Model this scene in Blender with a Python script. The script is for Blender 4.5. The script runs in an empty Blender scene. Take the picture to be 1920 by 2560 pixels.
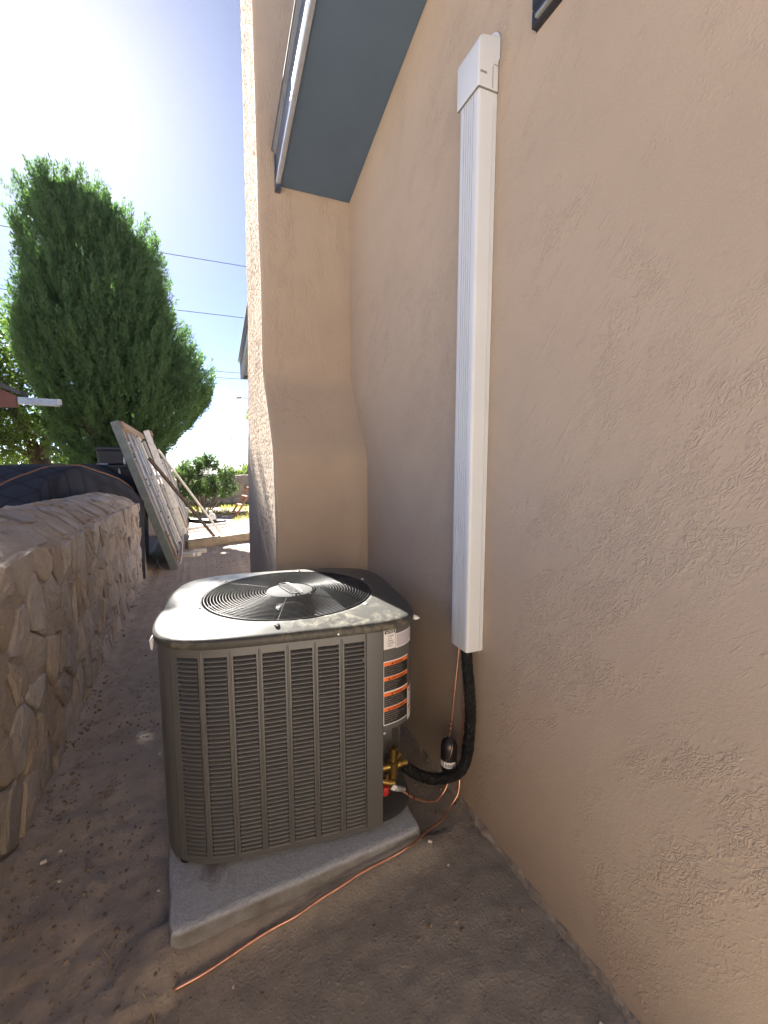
import bpy, bmesh, math, random
import numpy as np
from mathutils import Vector, Matrix, noise as mnoise
random.seed(7); RNG = np.random.default_rng(11)
R = math.radians
SC = bpy.context.scene
COL = SC.collection

# ---------------------------------------------------------------- camera, sky, sun, exposure
cam = bpy.data.cameras.new('camera'); camo = bpy.data.objects.new('camera', cam); COL.objects.link(camo)
cam.sensor_fit = 'HORIZONTAL'; cam.sensor_width = 36.0; cam.lens = 36.0 * 1100 / 1920
cam.clip_start = 0.05; cam.clip_end = 30000
camo.location = (0, 0, 1.5); camo.rotation_euler = (R(90 - 6.586), 0, R(-22.999))
SC.camera = camo
SUN_AZ, SUN_EL = -10.9, 34.8          # azimuth from +Y towards +X
w = bpy.data.worlds.new('World'); SC.world = w; w.use_nodes = True
nt = w.node_tree; nt.nodes.clear()
sky = nt.nodes.new('ShaderNodeTexSky'); sky.sky_type = 'NISHITA'; sky.sun_disc = False
sky.sun_elevation = R(SUN_EL); sky.sun_rotation = R(SUN_AZ)
sky.altitude = 4000; sky.air_density = 0.4; sky.dust_density = 3.2; sky.ozone_density = 1.0
bg = nt.nodes.new('ShaderNodeBackground'); bg.inputs['Strength'].default_value = 0.055
wo = nt.nodes.new('ShaderNodeOutputWorld')
nt.links.new(sky.outputs[0], bg.inputs[0]); nt.links.new(bg.outputs[0], wo.inputs[0])
sl = bpy.data.lights.new('sun', 'SUN'); sl.energy = 5.0; sl.angle = R(0.5); sl.color = (1.0, 0.95, 0.87)
so = bpy.data.objects.new('sun', sl); COL.objects.link(so)
sdir = Vector((math.sin(R(SUN_AZ)) * math.cos(R(SUN_EL)), math.cos(R(SUN_AZ)) * math.cos(R(SUN_EL)), math.sin(R(SUN_EL))))
so.rotation_euler = sdir.to_track_quat('Z', 'Y').to_euler(); so.location = (0, 0, 20)
vs = SC.view_settings; vs.view_transform = 'Standard'; vs.look = 'None'; vs.gamma = 1; vs.use_curve_mapping = False
vs.exposure = 2.85
SC.cycles.use_denoising = True
SC.cycles.max_bounces = 8; SC.cycles.diffuse_bounces = 5; SC.cycles.transparent_max_bounces = 8

# ---------------------------------------------------------------- helpers
def tag(o, label=None, cat=None, group=None, kind=None):
    if label: o['label'] = label
    if cat: o['category'] = cat
    if group: o['group'] = group
    if kind: o['kind'] = kind
    return o

def empty(name, loc=(0, 0, 0), label=None, cat=None, group=None):
    o = bpy.data.objects.new(name, None); COL.objects.link(o); o.location = loc
    o.empty_display_size = .1
    return tag(o, label, cat, group)

def link(name, me, mat=None, parent=None, loc=None):
    o = bpy.data.objects.new(name, me); COL.objects.link(o)
    if mat is not None and not me.materials:
        for m in (mat if isinstance(mat, (list, tuple)) else [mat]): me.materials.append(m)
    if parent is not None:
        o.parent = parent
        o.matrix_parent_inverse = Matrix.Translation(parent_loc(parent)).inverted()
    if loc is not None: o.location = loc
    return o

def parent_loc(p):
    v = Vector(p.location)
    while p.parent is not None:
        p = p.parent
        v = v  # children are written in world coordinates with identity inverse handled below
    return v

class MB:
    """collects verts / faces in world coordinates"""
    def __init__(self): self.v = []; self.f = []; self.mi = []
    def add(self, vs, fs, mi=0):
        n = len(self.v); self.v += [tuple(map(float, p)) for p in vs]
        for f in fs: self.f.append([i + n for i in f]); self.mi.append(mi)
        return self
    def box(self, c, s, M=None, mi=0):
        x, y, z = [k / 2 for k in s]
        vs = [Vector((a, b, d)) for a in (-x, x) for b in (-y, y) for d in (-z, z)]
        if M is not None: vs = [M @ q for q in vs]
        vs = [q + Vector(c) for q in vs]
        return self.add(vs, [(0, 1, 3, 2), (4, 6, 7, 5), (0, 4, 5, 1), (2, 3, 7, 6), (0, 2, 6, 4), (1, 5, 7, 3)], mi)
    def beam(self, a, b, w_, h_, up=(0, 0, 1), mi=0):
        a = Vector(a); b = Vector(b); d = (b - a); L = d.length; d.normalize()
        s = d.cross(Vector(up)); s = s.normalized() if s.length > 1e-6 else Vector((1, 0, 0)); u = s.cross(d)
        vs = []
        for p in (a, b):
            for i, j in ((-1, -1), (1, -1), (1, 1), (-1, 1)): vs.append(p + s * (i * w_ / 2) + u * (j * h_ / 2))
        return self.add(vs, [(0, 1, 2, 3), (7, 6, 5, 4), (0, 4, 5, 1), (1, 5, 6, 2), (2, 6, 7, 3), (3, 7, 4, 0)], mi)
    def tube(self, pts, rad, n=8, closed=False, caps=True, mi=0):
        pts = [Vector(p) for p in pts]; m = len(pts)
        rads = rad if isinstance(rad, (list, tuple)) else [rad] * m
        ring0 = len(self.v); prev = None; vs = []; fs = []
        for i, p in enumerate(pts):
            if closed: t = pts[(i + 1) % m] - pts[i - 1]
            else: t = pts[min(i + 1, m - 1)] - pts[max(i - 1, 0)]
            t.normalize()
            if prev is None:
                a = Vector((0, 0, 1)) if abs(t.z) < .9 else Vector((1, 0, 0)); u = t.cross(a).normalized()
            else:
                u = prev - t * prev.dot(t); u.normalize()
            prev = u; v = t.cross(u)
            for k in range(n):
                a = 2 * math.pi * k / n; vs.append(p + (u * math.cos(a) + v * math.sin(a)) * rads[i])
        for i in range(m if closed else m - 1):
            j = (i + 1) % m
            for k in range(n): fs.append((i * n + k, i * n + (k + 1) % n, j * n + (k + 1) % n, j * n + k))
        if caps and not closed:
            fs.append(tuple(range(n - 1, -1, -1))); fs.append(tuple((m - 1) * n + k for k in range(n)))
        return self.add(vs, fs, mi)
    def lathe(self, prof, c, axis=None, n=20, mi=0):
        q = Vector(axis).to_track_quat('Z', 'Y') if axis is not None else None
        vs = []; fs = []
        for r_, z_ in prof:
            for k in range(n):
                a = 2 * math.pi * k / n; p = Vector((r_ * math.cos(a), r_ * math.sin(a), z_))
                if q: p = q @ p
                vs.append(p + Vector(c))
        for i in range(len(prof) - 1):
            for k in range(n): fs.append((i * n + k, i * n + (k + 1) % n, (i + 1) * n + (k + 1) % n, (i + 1) * n + k))
        fs.append(tuple(range(n - 1, -1, -1))); fs.append(tuple((len(prof) - 1) * n + k for k in range(n)))
        return self.add(vs, fs, mi)
    def prism(self, poly, vec, mi=0):
        n = len(poly); a = [Vector(p) for p in poly]; v = Vector(vec)
        return self.add(a + [p + v for p in a], [tuple(range(n - 1, -1, -1)), tuple(range(n, 2 * n))] + [(i, (i + 1) % n, n + (i + 1) % n, n + i) for i in range(n)], mi)
    def build(self, name, mat, parent=None, smooth=False, bevel=0, seg=2, auto=None):
        me = bpy.data.meshes.new(name)
        # origin at the base centre of the piece
        a = np.array(self.v); lo = a.min(0); hi = a.max(0); org = Vector(((lo[0] + hi[0]) / 2, (lo[1] + hi[1]) / 2, lo[2]))
        me.from_pydata([tuple(Vector(p) - org) for p in self.v], [], self.f); me.update()
        ms = mat if isinstance(mat, (list, tuple)) else [mat]
        for m in ms: me.materials.append(m)
        if len(ms) > 1: me.polygons.foreach_set('material_index', self.mi)
        if bevel or True:
            bm = bmesh.new(); bm.from_mesh(me); bmesh.ops.recalc_face_normals(bm, faces=bm.faces)
            if bevel:
                es = [e for e in bm.edges if e.is_manifold and e.calc_face_angle(0) > .6]
                bmesh.ops.bevel(bm, geom=es, offset=bevel, segments=seg, affect='EDGES', profile=.6, clamp_overlap=True)
            bm.to_mesh(me); bm.free()
        if smooth:
            me.polygons.foreach_set('use_smooth', [True] * len(me.polygons))
            if auto is not None: me.set_sharp_from_angle(angle=R(auto))
        o = bpy.data.objects.new(name, me); COL.objects.link(o)
        o.location = org
        if parent is not None: adopt(o, parent)
        return o

def world_loc(o):
    v = Vector((0, 0, 0))
    while o is not None: v += o.location; o = o.parent
    return v
def adopt(o, parent):
    wl = Vector(o.location); o.parent = parent; o.location = wl - world_loc(parent)

def np_mesh(name, verts, faces4, mat, parent=None, org=None, smooth=False):
    """fast quad mesh from numpy arrays"""
    verts = np.asarray(verts, dtype=np.float32); faces4 = np.asarray(faces4, dtype=np.int32)
    if org is None:
        lo = verts.min(0); hi = verts.max(0); org = np.array([(lo[0] + hi[0]) / 2, (lo[1] + hi[1]) / 2, lo[2]])
    k = faces4.shape[1]; nf = len(faces4)
    me = bpy.data.meshes.new(name)
    me.vertices.add(len(verts)); me.vertices.foreach_set('co', (verts - np.asarray(org, dtype=np.float32)).ravel())
    me.loops.add(nf * k); me.loops.foreach_set('vertex_index', faces4.ravel())
    me.polygons.add(nf); me.polygons.foreach_set('loop_start', np.arange(0, nf * k, k, dtype=np.int32))
    if smooth: me.polygons.foreach_set('use_smooth', np.ones(nf, dtype=bool))
    me.update(calc_edges=True); me.validate()
    me.materials.append(mat)
    o = bpy.data.objects.new(name, me); COL.objects.link(o); o.location = Vector([float(q) for q in org])
    if parent is not None: adopt(o, parent)
    return o

def catmull(pts, n=8):
    P = [Vector(p) for p in pts]; P = [P[0] * 2 - P[1]] + P + [P[-1] * 2 - P[-2]]; out = []
    for i in range(1, len(P) - 2):
        for k in range(n):
            t = k / n; a, b, c, d = P[i - 1], P[i], P[i + 1], P[i + 2]
            out.append(.5 * ((2 * b) + (c - a) * t + (2 * a - 5 * b + 4 * c - d) * t * t + (3 * b - a - 3 * c + d) * t ** 3))
    out.append(P[-2]); return out

# ---------------------------------------------------------------- materials
class NT:
    def __init__(self, name):
        self.m = bpy.data.materials.new(name); self.m.use_nodes = True; self.t = self.m.node_tree; self.t.nodes.clear()
        self.out = self.n('ShaderNodeOutputMaterial'); self.b = self.n('ShaderNodeBsdfPrincipled'); self.l(self.b, 0, self.out, 0)
    def n(self, ty, **kw):
        o = self.t.nodes.new(ty)
        for k, v in kw.items(): setattr(o, k, v)
        return o
    def l(self, a, i, b, j): self.t.links.new(a.outputs[i], b.inputs[j])
    def pos(self, scale=(1, 1, 1), rot=(0, 0, 0)):
        g = self.n('ShaderNodeNewGeometry'); mp = self.n('ShaderNodeMapping')
        mp.inputs['Scale'].default_value = scale; mp.inputs['Rotation'].default_value = rot
        self.l(g, 'Position', mp, 'Vector'); return mp
    def noise(self, vec, scale, detail=4, rough=.55, dist=0):
        q = self.n('ShaderNodeTexNoise'); q.inputs['Scale'].default_value = scale; q.inputs['Detail'].default_value = detail
        q.inputs['Roughness'].default_value = rough; q.inputs['Distortion'].default_value = dist
        self.l(vec, 0, q, 'Vector'); return q
    def ramp(self, src, stops, out=0):
        r_ = self.n('ShaderNodeValToRGB'); e = r_.color_ramp.elements
        while len(e) < len(stops): e.new(.5)
        for k, (p, c) in enumerate(stops):
            e[k].position = p; e[k].color = (c, c, c, 1) if isinstance(c, (int, float)) else (*c, 1)
        self.l(src, out, r_, 0); return r_
    def math(self, op, a, b, ai=0, bi=0):
        q = self.n('ShaderNodeMath', operation=op)
        for k, (s, i) in enumerate(((a, ai), (b, bi))):
            if isinstance(s, (int, float)): q.inputs[k].default_value = s
            else: self.l(s, i, q, k)
        return q
    def mix(self, fac, a, b, mode='MIX'):
        q = self.n('ShaderNodeMix', data_type='RGBA', blend_type=mode)
        for k, s in ((0, fac), (6, a), (7, b)):
            if isinstance(s, (int, float)): q.inputs[k].default_value = s
            elif isinstance(s, tuple): q.inputs[k].default_value = (*s, 1)
            else: self.l(s, 2 if s.bl_idname == 'ShaderNodeMix' else 0, q, k)
        return q
    def bump(self, h, strength=.5, dist=.01, prev=None, hi=0):
        q = self.n('ShaderNodeBump'); q.inputs['Strength'].default_value = strength; q.inputs['Distance'].default_value = dist
        self.l(h, hi, q, 'Height')
        if prev is not None: self.l(prev, 0, q, 'Normal')
        return q
    def set(self, **kw):
        for k, v in kw.items():
            s = self.b.inputs[k.replace('_', ' ')]
            if isinstance(v, tuple): s.default_value = (*v, 1) if len(v) == 3 else v
            elif isinstance(v, (int, float)): s.default_value = v
            else: self.l(v, 2 if v.bl_idname == 'ShaderNodeMix' else 0, self.b, k.replace('_', ' '))
        return self

def mat(name, col, rough=.6, metal=0., var=.12, scale=6., bump=0., bscale=60., bdist=.004, tint=0., spec=.5, stretch=(1, 1, 1), coat=0.):
    t = NT(name); p = t.pos(stretch)
    nz = t.noise(p, scale, 5, .6)
    d = tuple(max(0, c * (1 - var)) for c in col); h = tuple(min(1, c * (1 + var)) for c in col)
    r_ = t.ramp(nz, [(.3, d), (.7, h)])
    src = r_
    if tint:
        oi = t.n('ShaderNodeObjectInfo'); mr = t.n('ShaderNodeMapRange'); mr.inputs[3].default_value = 1 - tint; mr.inputs[4].default_value = 1 + tint
        t.l(oi, 'Random', mr, 0)
        hsv = t.n('ShaderNodeHueSaturation'); t.l(mr, 0, hsv, 'Value'); t.l(r_, 0, hsv, 'Color'); src = hsv
    t.set(Base_Color=src, Roughness=rough, Metallic=metal)
    t.b.inputs['Specular IOR Level'].default_value = spec
    if coat: t.b.inputs['Coat Weight'].default_value = coat; t.b.inputs['Coat Roughness'].default_value = .15
    if bump:
        t.set(Normal=t.bump(t.noise(p, bscale, 6, .65), bump, bdist))
    return t.m

def stucco(name, rot, col=(.46, .37, .283), amt=1., vstretch=None):
    t = NT(name)
    p0 = t.pos()
    # trowelled ridges: distorted noise in patches, drawn out along the trowel direction
    pr = t.pos(rot=rot); 
    st = t.n('ShaderNodeMapping'); st.inputs['Scale'].default_value = (1, 1.0, .6) if vstretch is None else vstretch
    t.l(pr, 0, st, 0)
    patch = t.noise(st, 2.1, 4, .62, .8); pm = t.ramp(patch, [(.49, 0.), (.58, .75), (.70, 1.)])
    rid = t.noise(st, 46, 2, .5, 2.2); rr = t.ramp(rid, [(.44, 0.), (.50, 1.), (.56, .9), (.66, .0)])
    gate = t.ramp(t.noise(st, 13, 3, .6, .5), [(.44, 0.), (.56, 1.)])
    vo = t.n('ShaderNodeTexVoronoi'); vo.feature = 'F1'; vo.inputs['Scale'].default_value = 75
    dn = t.noise(st, 17, 3, .6); va = t.n('ShaderNodeVectorMath', operation='MULTIPLY_ADD')
    va.inputs[1].default_value = (.08, .08, .08); t.l(dn, 1, va, 0); t.l(st, 0, va, 2); t.l(va, 0, vo, 'Vector')
    vr = t.ramp(vo, [(.15, .5), (.45, 0.)])
    mx = t.math('MULTIPLY_ADD', rr, gate); t.l(vr, 0, mx, 2)
    big = t.math('MULTIPLY', mx, pm)
    # long trowel strokes
    sm = t.n('ShaderNodeMapping'); sm.inputs['Scale'].default_value = (1, 1, .12); t.l(pr, 0, sm, 0)
    strk = t.noise(sm, 34, 4, .65, .9); sk = t.ramp(strk, [(.58, 0.), (.63, 1.), (.70, .3)])
    pk = t.ramp(t.noise(p0, 2.3, 4, .6, 1.), [(.55, 0.), (.64, 1.)]); sk2 = t.math('MULTIPLY', sk, pk)
    fine = t.noise(p0, 420, 3, .6); wav = t.noise(p0, 5, 3, .5)
    b1 = t.bump(wav, .12 * amt, .02); b2 = t.bump(big, .44 * amt, .0055, b1); b3 = t.bump(sk2, .4 * amt, .004, b2); b4 = t.bump(fine, .45 * amt, .002, t.bump(t.noise(p0, 120, 4, .65), .22 * amt, .004, b3))
    c1 = t.ramp(t.noise(p0, 1.1, 5, .6), [(.3, tuple(c * .93 for c in col)), (.7, tuple(c * 1.06 for c in col))])
    st2 = t.ramp(t.noise(p0, 3.4, 6, .7, .6), [(.45, 0.), (.8, .30)]); c1b = t.mix(st2, c1, tuple(c * .80 for c in col))
    c2 = t.mix(t.math('MULTIPLY', big, .12), c1b, tuple(c * .70 for c in col))
    t.set(Base_Color=c2, Roughness=.88, Normal=b4); t.b.inputs['Specular IOR Level'].default_value = .06
    return t.m

def leaf_mat(name, c1, c2, scale=3., trans=.35):
    t = NT(name); p = t.pos(); nz = t.noise(p, scale, 4, .7); r_ = t.ramp(nz, [(.3, c1), (.7, c2)])
    fn = t.noise(p, 37, 2, .6); hs = t.n('ShaderNodeHueSaturation'); mr = t.n('ShaderNodeMapRange'); mr.inputs[3].default_value = .5; mr.inputs[4].default_value = 1.5
    t.l(fn, 0, mr, 0); t.l(mr, 0, hs, 'Value'); t.l(r_, 0, hs, 'Color')
    t.set(Base_Color=hs, Roughness=.55); t.b.inputs['Specular IOR Level'].default_value = .35
    tr = t.n('ShaderNodeBsdfTranslucent'); g = t.mix(.5, hs, (c2[0] * 1.6, c2[1] * 1.9, c2[2] * .7)); t.l(g, 2, tr, 0)
    ms = t.n('ShaderNodeMixShader'); ms.inputs[0].default_value = trans; t.l(t.b, 0, ms, 1); t.l(tr, 0, ms, 2); t.l(ms, 0, t.out, 0)
    return t.m

M_STUCCO = stucco('stucco', (R(-38), 0, 0))
M_STUCCO_CH = stucco('stucco_chimney', (0, 0, 0), vstretch=(1, 1, .30), amt=1.2)
M_SOFFIT = mat('soffit_paint', (.085, .13, .19), .55, var=.06, scale=3, bump=.15, bscale=200, bdist=.001)
M_FASCIA = mat('fascia_paint', (.045, .065, .10), .35, var=.1, scale=9, coat=.3)
M_TRIM = mat('trim_metal', (.55, .60, .66), .25, metal=.6, var=.1, scale=20)
M_SHINGLE = mat('shingles', (.10, .10, .11), .9, var=.3, scale=30, bump=.6, bscale=90)
M_FRAME = mat('window_frame', (.018, .02, .03), .4, var=.1)
M_GLASS = mat('window_glass', (.02, .025, .03), .04, var=.05)
M_CONC = mat('footing_concrete', (.33, .285, .235), .95, var=.3, scale=30, bump=.9, bscale=60, bdist=.01)
M_PVC = mat('white_pvc', (.60, .635, .66), .38, var=.03, scale=4, bump=.05, bscale=20, bdist=.002)
M_PVC_S = mat('joint_shadow_gap', (.22, .22, .22), .8)
M_WOOD = mat('weathered_wood', (.26, .19, .13), .85, var=.35, scale=14, bump=.5, bscale=50, stretch=(1, 1, .2), tint=.2)
M_WOODR = mat('stained_wood', (.36, .15, .07), .7, var=.25, scale=14, bump=.4, bscale=50, tint=.1)
M_WOODG = mat('grey_old_timber', (.22, .185, .14), .9, var=.35, scale=10, bump=.7, bscale=40, stretch=(.3, 1, 1), tint=.1)
M_WOODD = mat('dark_stained_board', (.07, .05, .04), .8, var=.3, scale=14)
M_GREYP = mat('grey_green_painted_edge', (.12, .15, .155), .6, var=.2, scale=12, tint=.05)
M_WHITEB = mat('white_painted_batten', (.60, .59, .56), .6, var=.2, scale=16, tint=.25)
M_GREYB = mat('grey_metal_batten', (.30, .30, .31), .45, metal=.4, var=.3, scale=16, tint=.3)
M_FOIL = mat('silvery_sheet', (.32, .33, .35), .35, metal=.5, var=.3, scale=9, bump=.4, bscale=12, bdist=.02)
M_DARK = mat('dark_plastic', (.012, .015, .024), .45, var=.2)
M_WHITE = mat('white_plastic', (.75, .75, .74), .5, var=.05)
M_BRICK = mat('red_brick', (.34, .13, .07), .9, var=.25, scale=30, bump=.6, bscale=80, tint=.1)
M_WHBRICK = mat('whitish_block', (.55, .53, .50), .9, var=.2, scale=30, bump=.6, bscale=80, tint=.1)
M_COPPER = mat('copper', (.60, .33, .24), .32, metal=.9, var=.2, scale=40, bump=.1, bscale=60, bdist=.001)
M_COPPER_D = mat('brazed_copper', (.20, .09, .06), .5, metal=.7, var=.3, scale=60)
M_BRASS = mat('brass', (.30, .20, .065), .35, metal=.9, var=.15, scale=60)
M_RED = mat('red_cap', (.45, .02, .02), .45)
M_BLACK = mat('black_enamel', (.012, .011, .011), .35, var=.2, coat=.3)
M_LABELW = mat('white_label', (.72, .72, .74), .5, var=.03)
M_LABELG = mat('pale_grey_film', (.46, .45, .52), .35, var=.04)
M_ORANGE = mat('orange_print', (.80, .17, .02), .5, var=.03)
M_INK = mat('black_print', (.015, .014, .014), .5, var=.1)
M_PRINTW = mat('light_print', (.36, .35, .34), .6, var=.03)
M_REDPR = mat('dark_orange_print', (.45, .10, .03), .5, var=.1)
M_CARBON = mat('streetlamp_metal', (.28, .29, .30), .5, metal=.5)
M_WIRE = mat('cable_black', (.03, .03, .035), .6)
M_BARK = mat('bark', (.10, .065, .045), .95, var=.4, scale=12, bump=.9, bscale=25, bdist=.03, stretch=(1, 1, .25))
M_SIDING = mat('brown_siding', (.14, .06, .045), .8, var=.15, scale=4)
M_ROOFM = mat('dark_roofing', (.055, .055, .06), .7, var=.2)
M_GUTTER = mat('galvanised_gutter', (.28, .33, .37), .4, metal=.5, var=.25, scale=8)
M_CYP = leaf_mat('cypress_foliage', (.040, .085, .034), (.095, .170, .068), 2.6, .4)
M_CYPIN = mat('cypress_inner_twigs', (.03, .035, .015), .9, var=.4, scale=8)
M_BROAD = leaf_mat('broad_leaves', (.035, .075, .018), (.11, .16, .03), 3., .4)
M_OLE = leaf_mat('shrub_leaves', (.045, .085, .03), (.10, .16, .055), 5., .3)
M_PALE = leaf_mat('pale_leaves', (.09, .13, .05), (.17, .21, .09), 5., .4)
M_GRASS = leaf_mat('dry_grass', (.16, .17, .05), (.33, .28, .11), 6., .35)
M_STRAW = mat('straw', (.42, .34, .22), .9, var=.2)
M_CHIP = mat('white_chip', (.68, .66, .62), .8, var=.1)

# air conditioner paint: warm dark grey powder coat, dusty on top
def ac_paint(name, dusty):
    t = NT(name); p = t.pos(); base = (.065, .065, .06) if dusty else (.112, .114, .115)
    n1 = t.noise(p, 220, 3, .6); b = t.bump(n1, .10, .0006)
    if dusty:
        d = t.ramp(t.noise(p, 26, 6, .7, .5), [(.46, 0.), (.66, 1.)]); d2 = t.ramp(t.noise(p, 5, 3, .6), [(.42, 0.), (.6, 1.)])
        dm = t.math('MULTIPLY', d, d2); dm = t.math('MULTIPLY', dm, .55)
        t.set(Base_Color=t.mix(dm, base, (.30, .27, .20)), Metallic=.1); t.b.inputs['Specular IOR Level'].default_value = .22
        rr = t.math('MULTIPLY_ADD', dm, .35); rr.inputs[2].default_value = .40; t.set(Roughness=rr)
        w_ = t.noise(p, 7, 2, .5); b = t.bump(w_, .08, .01, b)
    else:
        t.set(Base_Color=t.ramp(t.noise(p, 3, 4, .6), [(.3, tuple(c * .94 for c in base)), (.7, tuple(c * 1.05 for c in base))]), Roughness=.42, Metallic=.25)
    t.set(Normal=b); return t.m
M_AC = ac_paint('condenser_paint', False); M_ACTOP = ac_paint('condenser_lid_paint', True)
M_ACIN = mat('coil_fins', (.02, .021, .026), .6, metal=.3, var=.3, scale=40)
M_ACBLADE = mat('fan_blade_metal', (.07, .072, .076), .4, metal=.7, var=.15, scale=10)
M_GUARD = mat('guard_wire', (.010, .010, .011), .36, var=.1, spec=.3)
M_HUB = mat('hub_cap', (.075, .075, .075), .8, var=.08, spec=.15)

def dirt():
    t = NT('dirt'); p = t.pos()
    big = t.noise(p, .9, 5, .6, .3); mid = t.noise(p, 9, 7, .65); fine = t.noise(p, 110, 6, .7); peb = t.n('ShaderNodeTexVoronoi'); peb.inputs['Scale'].default_value = 60; t.l(p, 0, peb, 'Vector')
    c = t.ramp(big, [(.32, (.345, .295, .25)), (.52, (.425, .36, .30)), (.7, (.49, .42, .345))])
    gx = t.n('ShaderNodeNewGeometry'); vm = t.n('ShaderNodeVectorMath', operation='DISTANCE'); vm.inputs[1].default_value = (.62, 1.0, 0); t.l(gx, 'Position', vm, 0)
    dd = t.math('MULTIPLY_ADD', mid, .9); t.l(vm, 1, dd, 2)
    damp = t.ramp(t.math('MULTIPLY', dd, .5), [(.40, .92), (.72, 0.)])
    c0 = t.mix(damp, c, (.32, .30, .265))
    c2 = t.mix(t.ramp(mid, [(.35, .45), (.65, 0.)]), c0, (.20, .178, .158))
    c3 = t.mix(t.ramp(fine, [(.62, 0.), (.74, .5)]), c2, (.30, .26, .22))
    h = t.math('MULTIPLY_ADD', mid, .8); t.l(fine, 0, h, 2)
    b1 = t.bump(mid, .42, .022); b2 = t.bump(fine, .8, .006, b1); b3 = t.bump(t.ramp(peb, [(.05, 1.), (.35, 0.)]), .35, .006, b2)
    t.set(Base_Color=c3, Roughness=.95, Normal=b3); t.b.inputs['Specular IOR Level'].default_value = .2
    return t.m
M_DIRT = dirt()

def rock(name, a, b_, tint=.22, bump=.9):
    t = NT(name); p = t.pos(); n1 = t.noise(p, 7, 7, .7, .6); n2 = t.noise(p, 45, 6, .7)
    oi = t.n('ShaderNodeObjectInfo'); mr = t.n('ShaderNodeMapRange'); mr.inputs[3].default_value = 1 - tint; mr.inputs[4].default_value = 1 + tint; t.l(oi, 'Random', mr, 0)
    r_ = t.ramp(n1, [(.3, a), (.7, b_)]); c = t.mix(t.ramp(n2, [(.55, 0.), (.75, .55)]), r_, tuple(k * .5 for k in a))
    hs = t.n('ShaderNodeHueSaturation'); t.l(mr, 0, hs, 'Value'); t.l(c, 2, hs, 'Color')
    m2 = t.n('ShaderNodeMapRange'); m2.inputs[3].default_value = .55 if tint else 1.; m2.inputs[4].default_value = 1.25 if tint else 1.; wn = t.n('ShaderNodeTexWhiteNoise', noise_dimensions='1D'); t.l(oi, 'Random', wn, 'W'); t.l(wn, 'Value', m2, 0); t.l(m2, 0, hs, 'Saturation')
    b1 = t.bump(n1, bump, .035); b2 = t.bump(n2, bump, .012, b1)
    t.set(Base_Color=hs, Roughness=.95, Normal=b2); t.b.inputs['Specular IOR Level'].default_value = .2
    return t.m
M_ROCK = rock('field_stone', (.37, .305, .25), (.49, .42, .35))
M_MORTAR = rock('mortar', (.36, .30, .245), (.44, .375, .315), 0, .8)
M_ROCKTOP = rock('cap_stone', (.34, .285, .235), (.45, .385, .32), .12, .8)
M_MORTAR_TOP = rock('cap_mortar', (.26, .225, .19), (.34, .30, .26), 0, .8)

def pad_mat():
    t = NT('pad_concrete'); p = t.pos(); n1 = t.noise(p, 70, 5, .7); n2 = t.noise(p, 3.2, 5, .65, .4)
    vo = t.n('ShaderNodeTexVoronoi'); vo.inputs['Scale'].default_value = 95; t.l(p, 0, vo, 'Vector')
    c = t.ramp(n1, [(.35, (.33, .36, .40)), (.65, (.42, .455, .51))])
    st = t.ramp(n2, [(.56, 0.), (.68, .75)]); c2 = t.mix(st, c, (.13, .11, .10))
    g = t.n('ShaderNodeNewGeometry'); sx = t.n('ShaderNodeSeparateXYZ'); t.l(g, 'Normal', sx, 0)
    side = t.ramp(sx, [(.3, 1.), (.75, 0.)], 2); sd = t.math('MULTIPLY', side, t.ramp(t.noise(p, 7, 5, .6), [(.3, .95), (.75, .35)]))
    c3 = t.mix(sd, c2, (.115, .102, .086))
    t.set(Base_Color=c3, Roughness=.9, Normal=t.bump(t.ramp(vo, [(.1, 1.), (.6, 0.)]), .28, .004, t.bump(n1, .3, .005)))
    return t.m
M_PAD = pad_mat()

def quilt():
    t = NT('quilted_fabric'); p = t.pos(rot=(0, 0, R(35)))
    sx = t.n('ShaderNodeSeparateXYZ'); t.l(p, 0, sx, 0)
    hs = []
    for k in (0, 1):
        m = t.math('MULTIPLY', sx, 14., k); s = t.math('SINE', m, 0.); a = t.math('ABSOLUTE', s, 0.); hs.append(t.math('POWER', a, .45))
    h = t.math('MULTIPLY', hs[0], hs[1])
    c = t.ramp(h, [(.25, (.006, .007, .012)), (.6, (.018, .021, .034))])
    t.set(Base_Color=c, Roughness=.9, Normal=t.bump(h, .5, .012));     return t.m
M_QUILT = quilt()
M_BIND = mat('fabric_binding', (.20, .11, .07), .85, var=.3, scale=6)

def rubber():
    t = NT('insulation_tape'); p = t.pos((1, 1, 1)); n = t.noise(p, 42, 5, .65, 1.4)
    t.set(Base_Color=t.ramp(n, [(.3, (.004, .004, .005)), (.7, (.010, .011, .011))]), Roughness=.34, Normal=t.bump(n, 1., .015)); t.b.inputs['Specular IOR Level'].default_value = .35
    return t.m
M_TAPE = rubber()

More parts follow.
